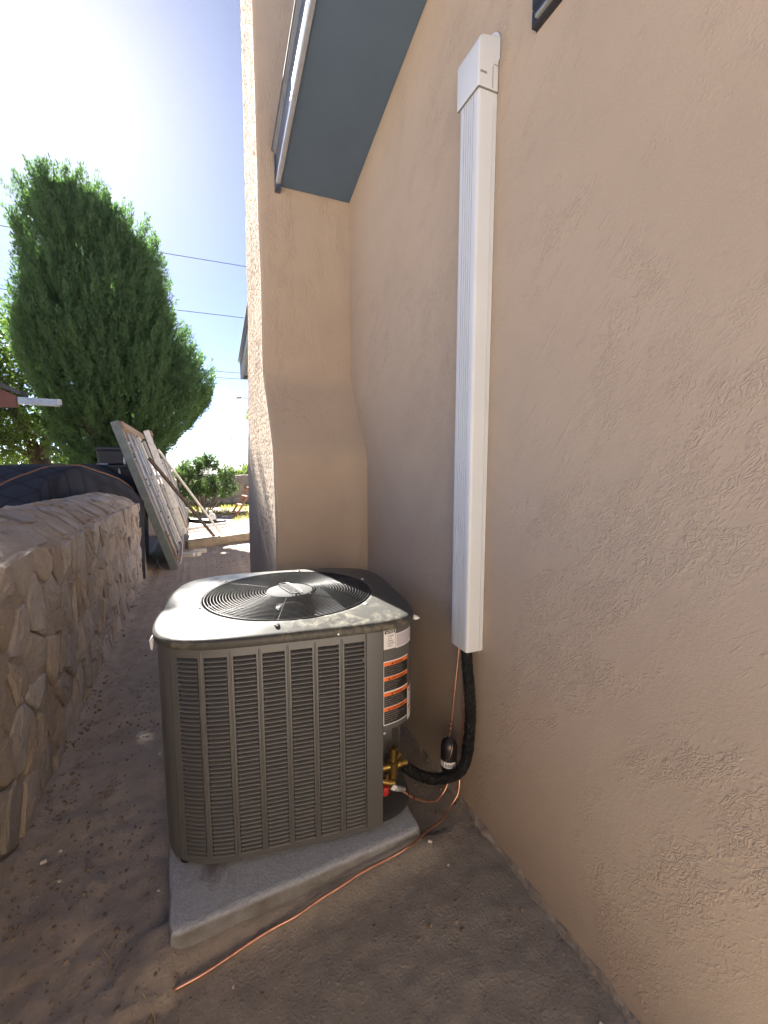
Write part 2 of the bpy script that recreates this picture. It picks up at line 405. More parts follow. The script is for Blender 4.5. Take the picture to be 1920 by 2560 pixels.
# ================================================================ GROUND AND FAR LAND
def fbm(x, y, s, o=4, seed=0.0):
    return mnoise.fractal((x * s + seed, y * s - seed, seed * .37), 1.0, 2.0, o)
PAD = [(-.140, 1.313), (.742, 1.369), (.775, 2.42), (-.195, 2.42)]
def ground_z(x, y):
    r_ = max(abs(x), abs(y))
    k_ = max(.35, min(1, (.1 - x) / .3)) if y < 2.5 else 1.; z = k_ * (0.013 * fbm(x, y, 2.2, 3, 3.1) + 0.008 * fbm(x, y, 9, 3, 7.7))
    if r_ < 9: q = .55 if (x > -.1 and y < 2) else 1.; z += q * (.0065 * fbm(x, y, 24, 3, 1.7) - .012 * max(0, fbm(x, y, 6.5, 2, 12.3) - .22))
    if -.72 < x < -.05: z += .028 * math.exp(-((x + .42) / .22) ** 2)
    if x < -.5: z += .03 * math.exp(-((x + .70) / .07) ** 2) if x > -.75 else 0
    if 1.0 < y < 1.40 and -.3 < x < .9:
        fy = 1.315 + .063 * (x + .14); d = fy - y; u_ = max(0, min(1, (x + .28) / .12, (.9 - x) / .15))
        z += u_ * (.034 + .014 * mnoise.noise((x * 7, 2, 2))) * math.exp(-(max(0, d) / .055) ** 2)
    if 1.2 < y < 2.6 and -.5 < x <= -.12: z += .022 * math.exp(-((x + .18) / .08) ** 2)
    if y > 18: z -= min(45, (y - 18) * .05 + max(0, y - 60) * .12)
    if y < -18: z -= min(45, (-y - 18) * .05)
    return z
def axis_lines(fine0, fine1, step, far0, far1):
    a = list(np.arange(fine0, fine1, step)); s = step; v = fine0
    lo = []
    while v > far0: s *= 1.25; v -= s; lo.append(v)
    s = step; v = a[-1]; hi = []
    while v < far1: s *= 1.25; v += s; hi.append(v)
    return lo[::-1] + a + hi
gx = axis_lines(-.9, 1.06, .014, -9000, 9000); gy = axis_lines(.55, 3.4, .016, -9000, 9000)
gv = [(x, y, ground_z(x, y)) for y in gy for x in gx]
nx, ny = len(gx), len(gy)
ii, jj = np.meshgrid(np.arange(nx - 1), np.arange(ny - 1)); b0 = (jj * nx + ii).ravel()
gf = np.stack([b0, b0 + 1, b0 + nx + 1, b0 + nx], 1)
g = np_mesh('ground', gv, gf, M_DIRT, org=(0, 0, 0), smooth=True); tag(g, kind='structure')

M_BOUNCE_SLAB = mat('bounce_slab_concrete', (.46, .43, .39), .9, var=.12, scale=2.5, bump=.3, bscale=80)
mb = MB(); mb.box((-.2, -1.75, -.03), (2.34, 4.05, .10)); tag(mb.build('bounce_slab', M_BOUNCE_SLAB, bevel=.006), kind='structure')  # pale slab out of view, added so sunlit concrete brightens the shaded wall

# ================================================================ HOUSE
house = empty('stucco_house', (3.5, 1.5, 0), 'tan stucco house with stepped chimney, dark blue rake trim and high window', 'house')
XW = 1.017; Y0 = 2.99; Z0 = 3.21; SL = .268
def rake_z(y): return Z0 - SL * (y - Y0) if y > -1.2 else Z0 - SL * (-1.2 - Y0) + SL * (y + 1.2)
# wall with a real opening for the window: built from pieces butted round it
WY0, WY1, WZ0, WZ1 = -.25, 1.205, 2.80, 3.52
def grid_wall(rects, x, name, m):
    """front skin of the wall (faces -X), subdivided, plus a thickness"""
    mb = MB()
    for (ya, yb, za, zb) in rects:
        mb.prism([(x, ya, za(ya) if callable(za) else za), (x, yb, za(yb) if callable(za) else za), (x, yb, zb(yb) if callable(zb) else zb), (x, ya, zb(ya) if callable(zb) else zb)], (.22, 0, 0))
    return mb.build(name, m, house)
rz = lambda y: rake_z(y) + .02
grid_wall([(-6.5, -1.2, -.3, rz), (-1.2, WY0, -.3, rz), (WY0, WY1, -.3, WZ0), (WY0, WY1, WZ1, rz), (WY1, 5.4, -.3, rz)], XW, 'wall', M_STUCCO)
mb = MB(); mb.prism([(XW + .22, 5.4, -.3), (7.5, 5.4, -.3), (7.5, 5.4, 2.55), (XW + .22, 5.4, 2.55)], (0, -.2, 0)); mb.build('end_wall', M_STUCCO, house)

# chimney: wide fireplace base, sloped shoulders on both sides, slim shaft
def chimney():
    prof = [(2.672, 4.26, -.3), (2.672, 4.20, .9), (2.672, 4.13, 1.53), (2.685, 4.10, 1.56), (2.975, 3.93, 2.02), (2.99, 3.88, 2.06), (2.99, 3.73, 2.9), (2.99, 3.55, 4.7), (2.99, 3.52, 5.6)]
    zs = np.linspace(-.3, 5.6, 900)
    pts = np.array(prof); rows = []
    for k, z in enumerate(zs):
        zq = z + np.linspace(-.07, .07, 9); a = np.interp(zq, pts[:, 2], pts[:, 0]).mean(); b = np.interp(zq, pts[:, 2], pts[:, 1]).mean()
        xo = .425 + .006 * mnoise.noise((z * 2.1, 4, 0)) ; r_ = .018
        n1 = .006 * mnoise.noise((z * 1.7, 1, 3)); n2 = .012 * mnoise.noise((z * 1.9, 7, 3)); a += n1; b += n2
        row = [(XW + .1, a, z)]
        for t in np.linspace(0, 1, 9)[:-1]: row.append((XW + .0 + (xo + r_ - XW) * t, a + .002 * mnoise.noise((t * 5, z * 3, 2)), z))
        for q in np.linspace(0, 90, 5): row.append((xo + r_ - r_ * math.sin(R(q)), a + r_ - r_ * math.cos(R(q)), z))
        for t in np.linspace(0, 1, 150)[1:-1]:
            y = a + r_ + (b - a - 2 * r_) * t; e = min(1, t * 40, (1 - t) * 30); h = abs(mnoise.fractal((y * 70, z * 24, 8), 1., 2., 3)); row.append((xo + .003 * mnoise.noise((y * 4, z * 4, 8)) + e * .0105 * max(0, .32 - h), y, z))
        for q in np.linspace(0, 90, 5): row.append((xo + r_ - r_ * math.cos(R(q)), b - r_ + r_ * math.sin(R(q)), z))
        row.append((XW + .1, b, z)); rows.append(row)
    n = len(rows[0]); V = [p for r_ in rows for p in r_]
    F = [(i * n + k, i * n + k + 1, (i + 1) * n + k + 1, (i + 1) * n + k) for i in range(len(rows) - 1) for k in range(n - 1)]
    o = np_mesh('chimney', V, [f[::-1] for f in F], M_STUCCO_CH, house, smooth=True)
    mb = MB(); mb.box((.74, 3.255, 5.64), (.72, .65, .10)); mb.build('chimney_cap', M_CONC, house, bevel=.01)
chimney()
# roof: two slopes along Y, boxed rake with soffit, fascia, bright lower trim and drip edge
RY0, RY1, YR = -7.0, 5.62, -1.2
def roofpiece(name, m, xa, xb, dz0, dz1, y0=RY0, y1=RY1, parts=((RY0, YR), (YR, RY1))):
    mb = MB()
    for a, b in parts:
        mb.prism([(xa, a, rake_z(a) + dz0), (xa, b, rake_z(b) + dz0), (xa, b, rake_z(b) + dz1), (xa, a, rake_z(a) + dz1)], (xb - xa, 0, 0))
    return mb.build(name, m, house)
# the soffit and roof stop against the chimney shaft
roofpiece('soffit', M_SOFFIT, .56, XW - .002, -.004, .012, parts=((RY0, YR), (YR, 2.985)))
roofpiece('soffit', M_SOFFIT, .56, XW - .002, -.004, .012, parts=((4.15, RY1 - .03),))
roofpiece('fascia', M_FASCIA, .533, .558, .012, .17, parts=((RY0, YR), (YR, 2.955)))
roofpiece('fascia', M_FASCIA, .533, .558, -.03, .17, parts=((4.15, RY1),))
mb = MB()
pr = [(.558, -.004), (.533, .012), (.529, .003), (.528, -.010), (.534, -.021), (.546, -.024), (.558, -.016)]
a, b = -1.2, 2.955
mb.prism([(x, a, rake_z(a) + z) for x, z in pr], (0, b - a, rake_z(b) - rake_z(a))); mb.build('trim_strip', M_TRIM, house, smooth=True, auto=50)
mb = MB()
for dz, xo in ((.172, .522), (.150, .528)):
    for a, b in ((YR, 2.955), (4.15, RY1)):
        mb.beam((xo, a, rake_z(a) + dz), (xo, b, rake_z(b) + dz), .012, .006)
mb.build('drip_edge', M_TRIM, house)
mb = MB(); a, b = 2.93, 2.97
mb.prism([(.526, 2.952, rake_z(2.95) - .05), (.560, 2.952, rake_z(2.95) - .05), (.560, 2.952, rake_z(2.95) + .16), (.526, 2.952, rake_z(2.95) + .16)], (0, .03, -.008)); mb.build('fascia_end', M_FASCIA, house)
mb = MB()
for k in range(4):
    dz = .175 + .012 * k; dx = -.02 + .006 * k
    for a, b in ((RY0, YR), (YR, 2.97), (4.10, RY1 + .03)):
        mb.prism([(.53 + dx, a, rake_z(a) + dz), (.53 + dx, b, rake_z(b) + dz), (.53 + dx, b, rake_z(b) + dz + .011), (.53 + dx, a, rake_z(a) + dz + .011)], (7.2, 0, 0))
mb.prism([(1.03, 2.97, rake_z(2.97) + .175), (1.03, 4.10, rake_z(4.10) + .175), (1.03, 4.10, rake_z(4.10) + .222), (1.03, 2.97, rake_z(2.97) + .222)], (6.6, 0, 0))
mb.build('roof', M_SHINGLE, house)
mb = MB(); mb.prism([(.533, 5.625, rake_z(5.62) - .03), (7.6, 5.625, rake_z(5.62) - .03), (7.6, 5.625, rake_z(5.62) + .17), (.533, 5.625, rake_z(5.62) + .17)], (0, .025, 0)); mb.build('eave_fascia', M_FASCIA, house)
# unseen stucco wall added behind the camera to throw sunlight into the shade
mb = MB(); mb.prism([(-3.2, -3.8, -.3), (XW, -3.8, -.3), (XW, -3.8, 3.0), (-3.2, -3.8, 3.0)], (0, -.22, 0)); mb.build('bounce_wall', M_STUCCO, house)
# high window: dark frame in the opening
mb = MB(); fx = XW - .012; fw = .05
mb.box((fx + .05, (WY0 + WY1) / 2, WZ0 + fw / 2), (.12, WY1 - WY0 - .004, fw)); mb.box((fx + .05, (WY0 + WY1) / 2, WZ1 - fw / 2), (.12, WY1 - WY0 - .004, fw))
for y in (WY0 + fw / 2 + .002, WY1 - fw / 2 - .002, (WY0 + WY1) / 2): mb.box((fx + .05, y, (WZ0 + WZ1) / 2), (.12, fw, WZ1 - WZ0 - 2 * fw - .002))
win = mb.build('window', M_FRAME, house, bevel=.004, seg=1)
for ya, yb in ((WY0 + .052, (WY0 + WY1) / 2 - .026), ((WY0 + WY1) / 2 + .026, WY1 - .052)):
    mb = MB(); mb.box((fx + .06, (ya + yb) / 2, (WZ0 + WZ1) / 2), (.006, yb - ya, WZ1 - WZ0 - .104)); o = mb.build('pane', M_GLASS, house); adopt_w = None
mb = MB(); mb.box((fx - .012, (WY0 + WY1) / 2, WZ0 + .012), (.02, WY1 - WY0 - .06, .012)); mb.build('sill_reflection', M_CARBON, house, bevel=.003, seg=1)  # lighter grey strip stands for the reflection along the bottom frame
# ragged concrete left along the foot of the wall
ys = np.arange(-1.0, 2.66, .012); V = []
for y in ys:
    e = .012 + .013 * mnoise.noise((y * 7, 2, 5)) + .009 * mnoise.noise((y * 29, 5, 1)); e = max(.003, e); h = .020 + .016 * mnoise.noise((y * 11, 8, 0)) + .006 * mnoise.noise((y * 45, 8, 0))
    V += [(XW + .03, y, h + .006), (XW - .004, y, h + .004), (XW - e * .55, y + .004 * mnoise.noise((y * 60, 1, 1)), h * .8), (XW - e, y, h * .35), (XW - e * 1.08, y, -.05)]
F = [(i * 5 + k, i * 5 + k + 1, i * 5 + k + 6, i * 5 + k + 5) for i in range(len(ys) - 1) for k in range(4)]
np_mesh('footing', V, F, M_CONC, house)

# ================================================================ LINE SET COVER (white channel on the wall)
cover = empty('line_set_cover', (.975, 1.45, .72), 'tall white plastic pipe cover running up the tan stucco wall', 'pipe cover')
CX, CY0, CY1 = .941, 1.392, 1.512
def channel(z0, z1, x0, ya, yb, rib, name, r_=.012):
    out = [(XW - .001, ya), (x0 + r_, ya)] + [(x0 + r_ - r_ * math.sin(R(q)), ya + r_ - r_ * math.cos(R(q))) for q in (22, 45, 68, 90)]
    if rib:
        for k in range(5):
            yc = ya + .032 + k * (yb - ya - .064) / 4
            out += [(x0, yc - .0021), (x0 + .0085, yc - .0019), (x0 + .0085, yc + .0019), (x0, yc + .0021)]
    out += [(x0 + r_ - r_ * math.cos(R(q)), yb - r_ + r_ * math.sin(R(q))) for q in (0, 22, 45, 68, 90)] + [(XW - .001, yb)]
    inn = [(XW - .001, yb - .003), (x0 + .011, yb - .004), (x0 + .011, ya + .004), (XW - .001, ya + .003)]
    poly = out + inn
    mb = MB(); mb.prism([(x, y, z0) for x, y in poly], (0, 0, z1 - z0))
    return mb.build(name, M_PVC, cover, smooth=True, auto=35)
channel(.752, 2.80, CX, CY0, CY1, True, 'channel_cover')
mb = MB(); mb.box((XW - .018, CY0 - .0025, 1.73), (.0012, .002, 1.98)); mb.build('seam', M_PVC, cover)
# wall cap
def wall_cap():
    ya, yb, x0 = CY0 - .008, CY1 + .008, CX - .008; z0, z1 = 2.763, 2.925; r_ = .026
    prof = [(XW - .002, z0), (x0, z0), (x0, z1 - r_)] + [(x0 + r_ - r_ * math.cos(R(q)), z1 - r_ + r_ * math.sin(R(q))) for q in (20, 40, 60, 75, 90)] + [(XW - .002, z1 + .012)]
    mb = MB(); mb.prism([(x, ya, z) for x, z in prof], (0, yb - ya, 0)); mb.build('wall_cap', M_PVC, cover, bevel=.006, seg=3, smooth=True, auto=40)
    yc = (ya + yb) / 2; hw = (yb - ya) / 2 + .006
    fl = [(XW - .006, yc - hw * .8, z1 - .075), (XW - .006, yc - hw, z1 - .06)] + [(XW - .006, yc - hw * math.cos(R(q)), z1 - .005 + .055 * math.sin(R(q))) for q in range(0, 181, 15)] + [(XW - .006, yc + hw, z1 - .06), (XW - .006, yc + hw * .8, z1 - .075)]
    mb = MB(); mb.prism(fl, (.003, 0, 0)); mb.build('flange', M_PVC, cover)
    mb = MB(); mb.tube([(XW - .006, ya - .0006, z1 - .085), (XW - .020, ya - .0006, z1 - .082), (XW - .026, ya - .0006, z1 - .092), (XW - .027, ya - .0006, z0 + .004)], .0012, 5); mb.build('side_clip_seam', M_PVC_S, cover)
    mb = MB(); mb.box((x0 + .020, ya - .0004, z1 - .118), (.026, .002, .007)); mb.build('latch_slot', M_PVC_S, cover, bevel=.0005, seg=1)
    mb = MB(); mb.box(((x0 + XW) / 2 + .001, ya + .004, z0 - .0012), (XW - x0 - .004, .006, .0018)); mb.box((x0 + .004, yc, z0 - .0012), (.006, yb - ya - .01, .0018)); mb.build('joint_line', M_PVC_S, cover)
wall_cap()

# ================================================================ CONCRETE PAD
def make_pad():
    n = 60; c = np.array(PAD); rows = []
    cx = c.mean(0); out = []
    for k in range(4):
        p, q = c[k], c[(k + 1) % 4]
        for t in np.linspace(0, 1, 26)[:-1]:
            r_ = p + (q - p) * t; d = min(t, 1 - t) * np.linalg.norm(q - p)
            if d < .02: r_ = r_ + (cx - r_) / np.linalg.norm(cx - r_) * (.02 - d) * .5
            r_ = r_ + .0035 * mnoise.noise((r_[0] * 12, r_[1] * 12, 4)); out.append(r_)
    rings = [(0, -.06), (0, .02), (.001, .072), (.004, .082), (.012, .089), (.03, .091)]
    V = []; F = []; m = len(out)
    for s, z in rings:
        for p in out:
            q = p + (cx - p) / np.linalg.norm(cx - p) * s; V.append((q[0], q[1], z + .0018 * mnoise.noise((q[0] * 18, q[1] * 18, 1))))
    for i in range(len(rings) - 1):
        for k in range(m): F.append((i * m + k, i * m + (k + 1) % m, (i + 1) * m + (k + 1) % m, (i + 1) * m + k))
    base = (len(rings) - 1) * m
    F.append(tuple(base + k for k in range(m)))
    mb = MB(); mb.v = V; mb.f = F; mb.mi = [0] * len(F)
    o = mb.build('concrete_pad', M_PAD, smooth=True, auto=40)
    tag(o, 'low blotchy grey concrete slab under the air conditioner', 'concrete pad')
make_pad()

# ================================================================ AIR CONDITIONER
AC_C = np.array([.335, 1.88]); TH = R(7); AU = np.array([math.cos(TH), -math.sin(TH)]); AV = np.array([math.sin(TH), math.cos(TH)])
def W(u, v, z): p = AC_C + AU * u + AV * v; return (p[0], p[1], z)
AA, AB, AN = .475, .434, 4.2
def spos(t, a=AA, b=AB):
    c, s = math.cos(t), math.sin(t); q = 5.6 if (c > 0 and s < 0) else AN   # the service corner is squarer
    return a * math.copysign(abs(c) ** (2 / q), c), b * math.copysign(abs(s) ** (2 / q), s)
# arc-length table; s = 0 at the middle of the front, growing to the right
_ts = np.linspace(-math.pi * 1.5, math.pi * .5, 8001); _pp = np.array([spos(t) for t in _ts])
_d = np.concatenate([[0], np.cumsum(np.hypot(*np.diff(_pp, axis=0).T))]); _i0 = np.argmin(np.abs(_ts + math.pi / 2)); _d = _d - _d[_i0]
PERIM = _d[-1] - _d[0]
def sp(s):
    return np.interp(s, _d, _pp[:, 0]), np.interp(s, _d, _pp[:, 1])
def snorm(s):
    a = np.array(sp(s - .002)); b = np.array(sp(s + .002)); t = (b - a) / np.linalg.norm(b - a); return np.array([t[1], -t[0]])
def surf(s, z, off=0.):
    u, v = sp(s); n = snorm(s); return W(u + n[0] * off, v + n[1] * off, z)
def s_of_u(u): # front side
    k = np.where((_pp[:, 1] < 0))[0]; return float(np.interp(u, _pp[k, 0], _d[k]))
S_PL, S_PR, S_CP = s_of_u(-.405), s_of_u(.254), s_of_u(.314)
ZB, ZS, ZT = .112, .893, .915          # body bottom, seam, lid edge
acu = empty('air_conditioner', (AC_C[0], AC_C[1], .09), 'dark bronze outdoor air conditioner unit with round fan grille on top', 'air conditioner')

def shell(name, s0, s1, z0, z1, off=0., n=24, m=M_AC, lip=.006, parent=None):
    V = []; F = []
    prof = [(-lip, z0), (0, z0 + .001), (0, z1 - .001), (-lip, z1)]
    ss = np.linspace(s0, s1, n)
    for s in ss:
        for o_, z in prof: V.append(surf(s, z, off + o_))
    for i in range(n - 1):
        for k in range(3): F.append((i * 4 + k, (i + 1) * 4 + k, (i + 1) * 4 + k + 1, i * 4 + k + 1))
    mb = MB().add(V, F)
    # returned side edges
    for s in (s0, s1):
        a = [surf(s, z0, off), surf(s, z1, off), surf(s, z1, off - .02), surf(s, z0, off - .02)]; mb.add(a, [(0, 1, 2, 3)])
    o = mb.build(name, m, parent or acu, smooth=True, auto=50); return o
# louvre panel: seven columns of slots, real openings
NCOL, NROW = 7, 46
PITCH = (s_of_u(.244) - s_of_u(-.379)) / (NCOL - .235); SLW = PITCH * .79; SC0 = s_of_u(-.379)
LZ0, LZ1 = .135, .858; RP = (LZ1 - LZ0) / NROW
def panel():
    mb = MB(); e = .0015
    def patch(s0, s1, z0, z1, n=4, off=0.):
        V = []; F = []; ss = np.linspace(s0, s1, n)
        for s in ss: V += [surf(s, z0, off), surf(s, z1, off)]
        for i in range(n - 1): F.append((2 * i, 2 * i + 2, 2 * i + 3, 2 * i + 1))
        mb.add(V, F)
    for k in range(NCOL + 1):
        a = S_PL + .003 if k == 0 else SC0 + (k - 1) * PITCH + SLW; b = S_PR - .003 if k == NCOL else SC0 + k * PITCH
        patch(a, b, ZB, ZS - .004)
    for k in range(NCOL):
        a = SC0 + k * PITCH; patch(a, a + SLW, ZB, LZ0, 6); patch(a, a + SLW, LZ1, ZS - .004, 6)
        # slot cheeks going inward
        for s in (a, a + SLW): mb.add([surf(s, LZ0), surf(s, LZ1), surf(s, LZ1, -.026), surf(s, LZ0, -.026)], [(0, 1, 2, 3)])
    for s in (S_PL + .003, S_PR - .003): mb.add([surf(s, ZB), surf(s, ZS - .004), surf(s, ZS - .004, -.015), surf(s, ZB, -.015)], [(0, 1, 2, 3)])
    return mb.build('louver_panel', M_AC, acu, smooth=True, auto=40)
lp = panel()
def slat_mb(s0, s1, z, mb):
    # pressed louvre: top edge tucked in, lower lip proud, upper corners rounded
    h = RP; prof = [(-.014, z + h * .66, .009), (-.009, z + h * .55, .006), (-.002, z + h * .38, .0025), (.0024, z + h * .19, .001), (.0036, z + h * .07, .0006), (.0026, z - h * .02, .0005)]
    V = []; F = []; nn = 5
    for o_, zz, inset in prof:
        for t in np.linspace(s0 + inset, s1 - inset, nn): V.append(surf(t, zz, o_))
    for i in range(len(prof) - 1):
        for k in range(nn - 1): F.append((i * nn + k, (i + 1) * nn + k, (i + 1) * nn + k + 1, i * nn + k + 1))
    mb.add(V, F)
for k in range(NCOL):
    a = SC0 + k * PITCH
    if k == NCOL - 1: last = MB()
    for r_ in range(NROW):
        z = LZ0 + r_ * RP
        if k < NCOL - 1:
            mb = MB(); slat_mb(a + .0005, a + SLW - .0005, z, mb); mb.build('louver_slat', M_AC, lp, smooth=True)
        else: slat_mb(a + .0005, a + SLW - .0005, z, last)
tag(last.build('louver_slat', M_AC, lp, smooth=True), kind='stuff')
for k in range(1, NCOL):
    s = SC0 + (k - 1) * PITCH + SLW + (PITCH - SLW) / 2; V = []; F = []
    for z in np.linspace(LZ0 - .004, LZ1 + .018, 12):
        q = min(1, (z - LZ0 + .004) / .01, (LZ1 + .018 - z) / .012)
        for t, o_ in ((-.0035, 0.0002), (-.0014, .0038 * q + .0002), (.0014, .0038 * q + .0002), (.0035, .0002)): V.append(surf(s + t, z, o_))
    for i in range(11):
        for j in range(3): F.append((i * 4 + j, i * 4 + j + 1, i * 4 + j + 5, i * 4 + j + 4))
    MB().add(V, F).build('pressed_rib', M_AC, lp, smooth=True)
for s, z in ((S_PL + .012, .80), (S_PL + .012, .26), (S_PR - .012, .79), (S_PR - .012, .30)):
    mb = MB(); n = snorm(s); mb.lathe([(.0048, -.001), (.0048, .002), (.003, .0035)], surf(s, z, 0), (AU * n[0] + AV * n[1]).tolist() + [0], 10); mb.build('screw', M_AC, lp, smooth=True, auto=40)
shell('corner_post', s_of_u(-.455) - .06, S_PL, ZB, ZS - .004, 0.001)
shell('corner_post', S_PR, S_CP + .003, ZB, ZS - .004, 0.001)
# plain outer skin of the other three sides with pressed louvre rows on the left side
S_CE = S_CP + .36
def ring_pts(s0, s1, n): return np.linspace(s0, s1, n)
def sp_wrap(s):
    while s > _d[-1]: s -= PERIM
    while s < _d[0]: s += PERIM
    return s
_surf0 = surf
def surf(s, z, off=0.): return _surf0(sp_wrap(s), z, off)
shell('side_panel', S_CE, S_CE + PERIM * .5, ZB, ZS - .004, -.001, 50)
SL0 = s_of_u(-.455) - .06
left = shell('side_panel', S_CE + PERIM * .5 - PERIM, SL0, ZB, ZS - .004, -.001, 50)
mb = MB()
for k in range(3):
    for r_ in range(22):
        z = LZ0 + .02 + r_ * .031; a = SL0 - .03 - k * .10
        V = []; 
        for o_, zz in ((-.001, z + .022), (.004, z + .006), (-.001, z)):
            for t in np.linspace(a - .08, a, 4): V.append(surf(t, zz, o_))
        mb.add(V, [(i * 4 + j, i * 4 + j + 1, i * 4 + j + 5, i * 4 + j + 4) for i in range(2) for j in range(3)])
mb.build('side_louvers', M_AC, left, smooth=True)
# control box cover, wrapping the right front corner, ending half way down
CZ0 = .497
cp = shell('control_cover', S_CP + .004, S_CE, CZ0, ZS - .004, .003, 40, lip=.008)
mb = MB(); V = []; ss = np.linspace(S_CP + .004, S_CE, 40)
for s in ss: V += [surf(s, CZ0 + .001, -.004), surf(s, CZ0 + .001, -.09)]
mb.add(V, [(2 * i, 2 * i + 2, 2 * i + 3, 2 * i + 1) for i in range(39)]); mb.build('control_box_floor', M_AC, acu)
mb = MB(); mb.lathe([(.006, 0), (.006, .004), (.003, .006)], surf(S_CP + .009, CZ0 - .008, .0), (AU * 0 - AV * 1).tolist() + [0], 8); mb.build('screw', M_TRIM, acu)
# valve bay: recessed back and side sheets below the cover
mb = MB()
q = [surf(S_CP + .002, ZB + .02, -.002), None]
p1 = W(.312, -.405, 0); p2 = W(.318, -.285, 0); p3 = W(.40, -.27, 0); p4 = W(.455, -.19, 0); p5 = W(.47, -.05, 0)
pl = [p1, p2, p3, p4, p5]
for a, b in zip(pl[:-1], pl[1:]):
    mb.add([(a[0], a[1], ZB + .01), (b[0], b[1], ZB + .01), (b[0], b[1], CZ0 + .03), (a[0], a[1], CZ0 + .03)], [(0, 1, 2, 3)])
mb.build('valve_bay_sheet', M_AC, acu, bevel=0)
mb = MB()
mb.add([W(.3185, -.34, .30), W(.3185, -.295, .33), W(.3185, -.295, .42), W(.3185, -.34, .41)], [(0, 1, 2, 3)]); mb.build('bay_sticker', M_LABELW, acu)
# base pan and feet
V = []; n = 72; mb = MB()
for z, k in ((ZB - .004, .97), (ZB + .012, 1.0), (ZB + .013, .96)):
    for i in range(n):
        u, v = spos(2 * math.pi * i / n, AA * k, AB * k); V.append(W(u, v, z))
mb.add(V, [(j * n + i, j * n + (i + 1) % n, (j + 1) * n + (i + 1) % n, (j + 1) * n + i) for j in range(2) for i in range(n)] + [tuple(range(n - 1, -1, -1)), tuple(2 * n + i for i in range(n))])
mb.build('base_pan', M_AC, acu)
for u, v in ((-.385, -.345), (.39, -.325), (-.38, .34), (.38, .34), (0, -.37)):
    mb = MB(); mb.lathe([(.024, 0), (.026, .006), (.022, ZB - .093)], W(u, v, .0895), None, 14); mb.build('rubber_foot', M_BLACK, acu, smooth=True, auto=40)
# coil seen behind the louvres
mb = MB(); V = []
for z in (ZB + .014, ZS - .01):
    for i in range(n): 
        u, v = spos(2 * math.pi * i / n, AA * .93, AB * .93)
        if u > .30 and v < -.05:   # keep clear of the valve bay
            k = .62 + .0 * u; u, v = u * .68, v * .68
        V.append(W(u, v, z))
mb.add(V, [(i, (i + 1) % n, n + (i + 1) % n, n + i) for i in range(n)]); mb.build('coil', M_ACIN, acu, smooth=True)
# lid
FU, FV, FR = .014, -.03, .338
def lid():
    n = 120; rings = []
    # (scale of outline, z) then blend towards the fan opening
    for k, z in ((1.018, ZS - .004), (1.024, ZS - .001), (1.026, ZS + .010), (1.026, ZT - .006), (1.020, ZT + .002), (1.004, ZT + .0075), (.985, ZT + .010)):
        rings.append([W(*spos(2 * math.pi * i / n, AA * k, AB * k), z) for i in range(n)])
    for t, z in ((.3, ZT + .016), (.6, ZT + .022), (.9, ZT + .0265), (.985, ZT + .0275), (1.0, ZT + .026), (1.01, ZT + .010), (1.01, ZT - .06)):
        row = []
        for i in range(n):
            a = 2 * math.pi * i / n; u, v = spos(a, AA * .985, AB * .985); b = math.atan2(v - FV, u - FU)
            cu, cv = FU + (FR + .012) * math.cos(b), FV + (FR + .012) * math.sin(b)
            if t > 1: 
                k2 = .992; cu, cv = FU + (FR + .012) * k2 * math.cos(b), FV + (FR + .012) * k2 * math.sin(b); row.append(W(cu, cv, z))
            else: row.append(W(u + (cu - u) * t, v + (cv - v) * t, z))
        rings.append(row)
    V = [p for r_ in rings for p in r_]
    F = [(j * n + i, j * n + (i + 1) % n, (j + 1) * n + (i + 1) % n, (j + 1) * n + i) for j in range(len(rings) - 1) for i in range(n)]
    o = np_mesh('lid', V, F, M_ACTOP, acu, smooth=True); o.data.set_sharp_from_angle(angle=R(60))
lid()
mb = MB(); V = []
for z in (ZS - .03, ZS - .0035):
    for i in range(n): V.append(W(*spos(2 * math.pi * i / n, AA * .985, AB * .985), z))
mb.add(V, [(i, (i + 1) % n, n + (i + 1) % n, n + i) for i in range(n)]); mb.build('seam_gasket', M_BLACK, acu)
s = s_of_u(.15); mb = MB(); nn = snorm(s); mb.lathe([(.004, 0), (.003, .003)], surf(s, ZS + .008, .011), (AU * nn[0] + AV * nn[1]).tolist() + [0], 8); mb.build('screw', M_TRIM, acu)
# fan guard: concentric wires, spokes, hub
guard = empty('fan_guard', W(FU, FV, ZT + .02)); adopt(guard, acu)
NR = 21; R0 = .098
def gz(r_): return ZT + .0285 + .010 * (1 - (r_ / FR) ** 2)
for k in range(NR):
    r_ = R0 + (FR + .004 - R0) * (k + .5) / (NR - .5)
    mb = MB(); mb.tube([W(FU + r_ * math.cos(2 * math.pi * i / 72), FV + r_ * math.sin(2 * math.pi * i / 72), gz(r_)) for i in range(72)], (.0014 if k < NR - 1 else .0026), 6, closed=True)
    mb.build('guard_ring', M_GUARD, guard, smooth=True)
for k in range(6):
    a = R(7 + 12 + 60 * k); pts = []
    for r_ in np.linspace(.08, FR + .03, 9): pts.append(W(FU + r_ * math.cos(a), FV + r_ * math.sin(a), gz(min(r_, FR)) - .0045 - (.012 if r_ > FR + .02 else 0)))
    mb = MB(); mb.tube(pts, .0026, 6); mb.build('guard_spoke', M_GUARD, guard, smooth=True)
    e = W(FU + (FR + .03) * math.cos(a), FV + (FR + .03) * math.sin(a), ZT + .024)
    mb = MB(); mb.lathe([(.0095, -.004), (.0095, .003), (.005, .006)], e, None, 10); mb.build('guard_clip', M_TRIM if k in (0, 4, 5) else M_GUARD, guard, smooth=True, auto=40)
mb = MB(); mb.lathe([(R0 - .006, -.012), (R0, -.006), (R0 - .002, .001), (R0 - .012, .005), (R0 - .05, .0075), (.001, .008)], W(FU, FV, gz(R0) - .002), None, 48)
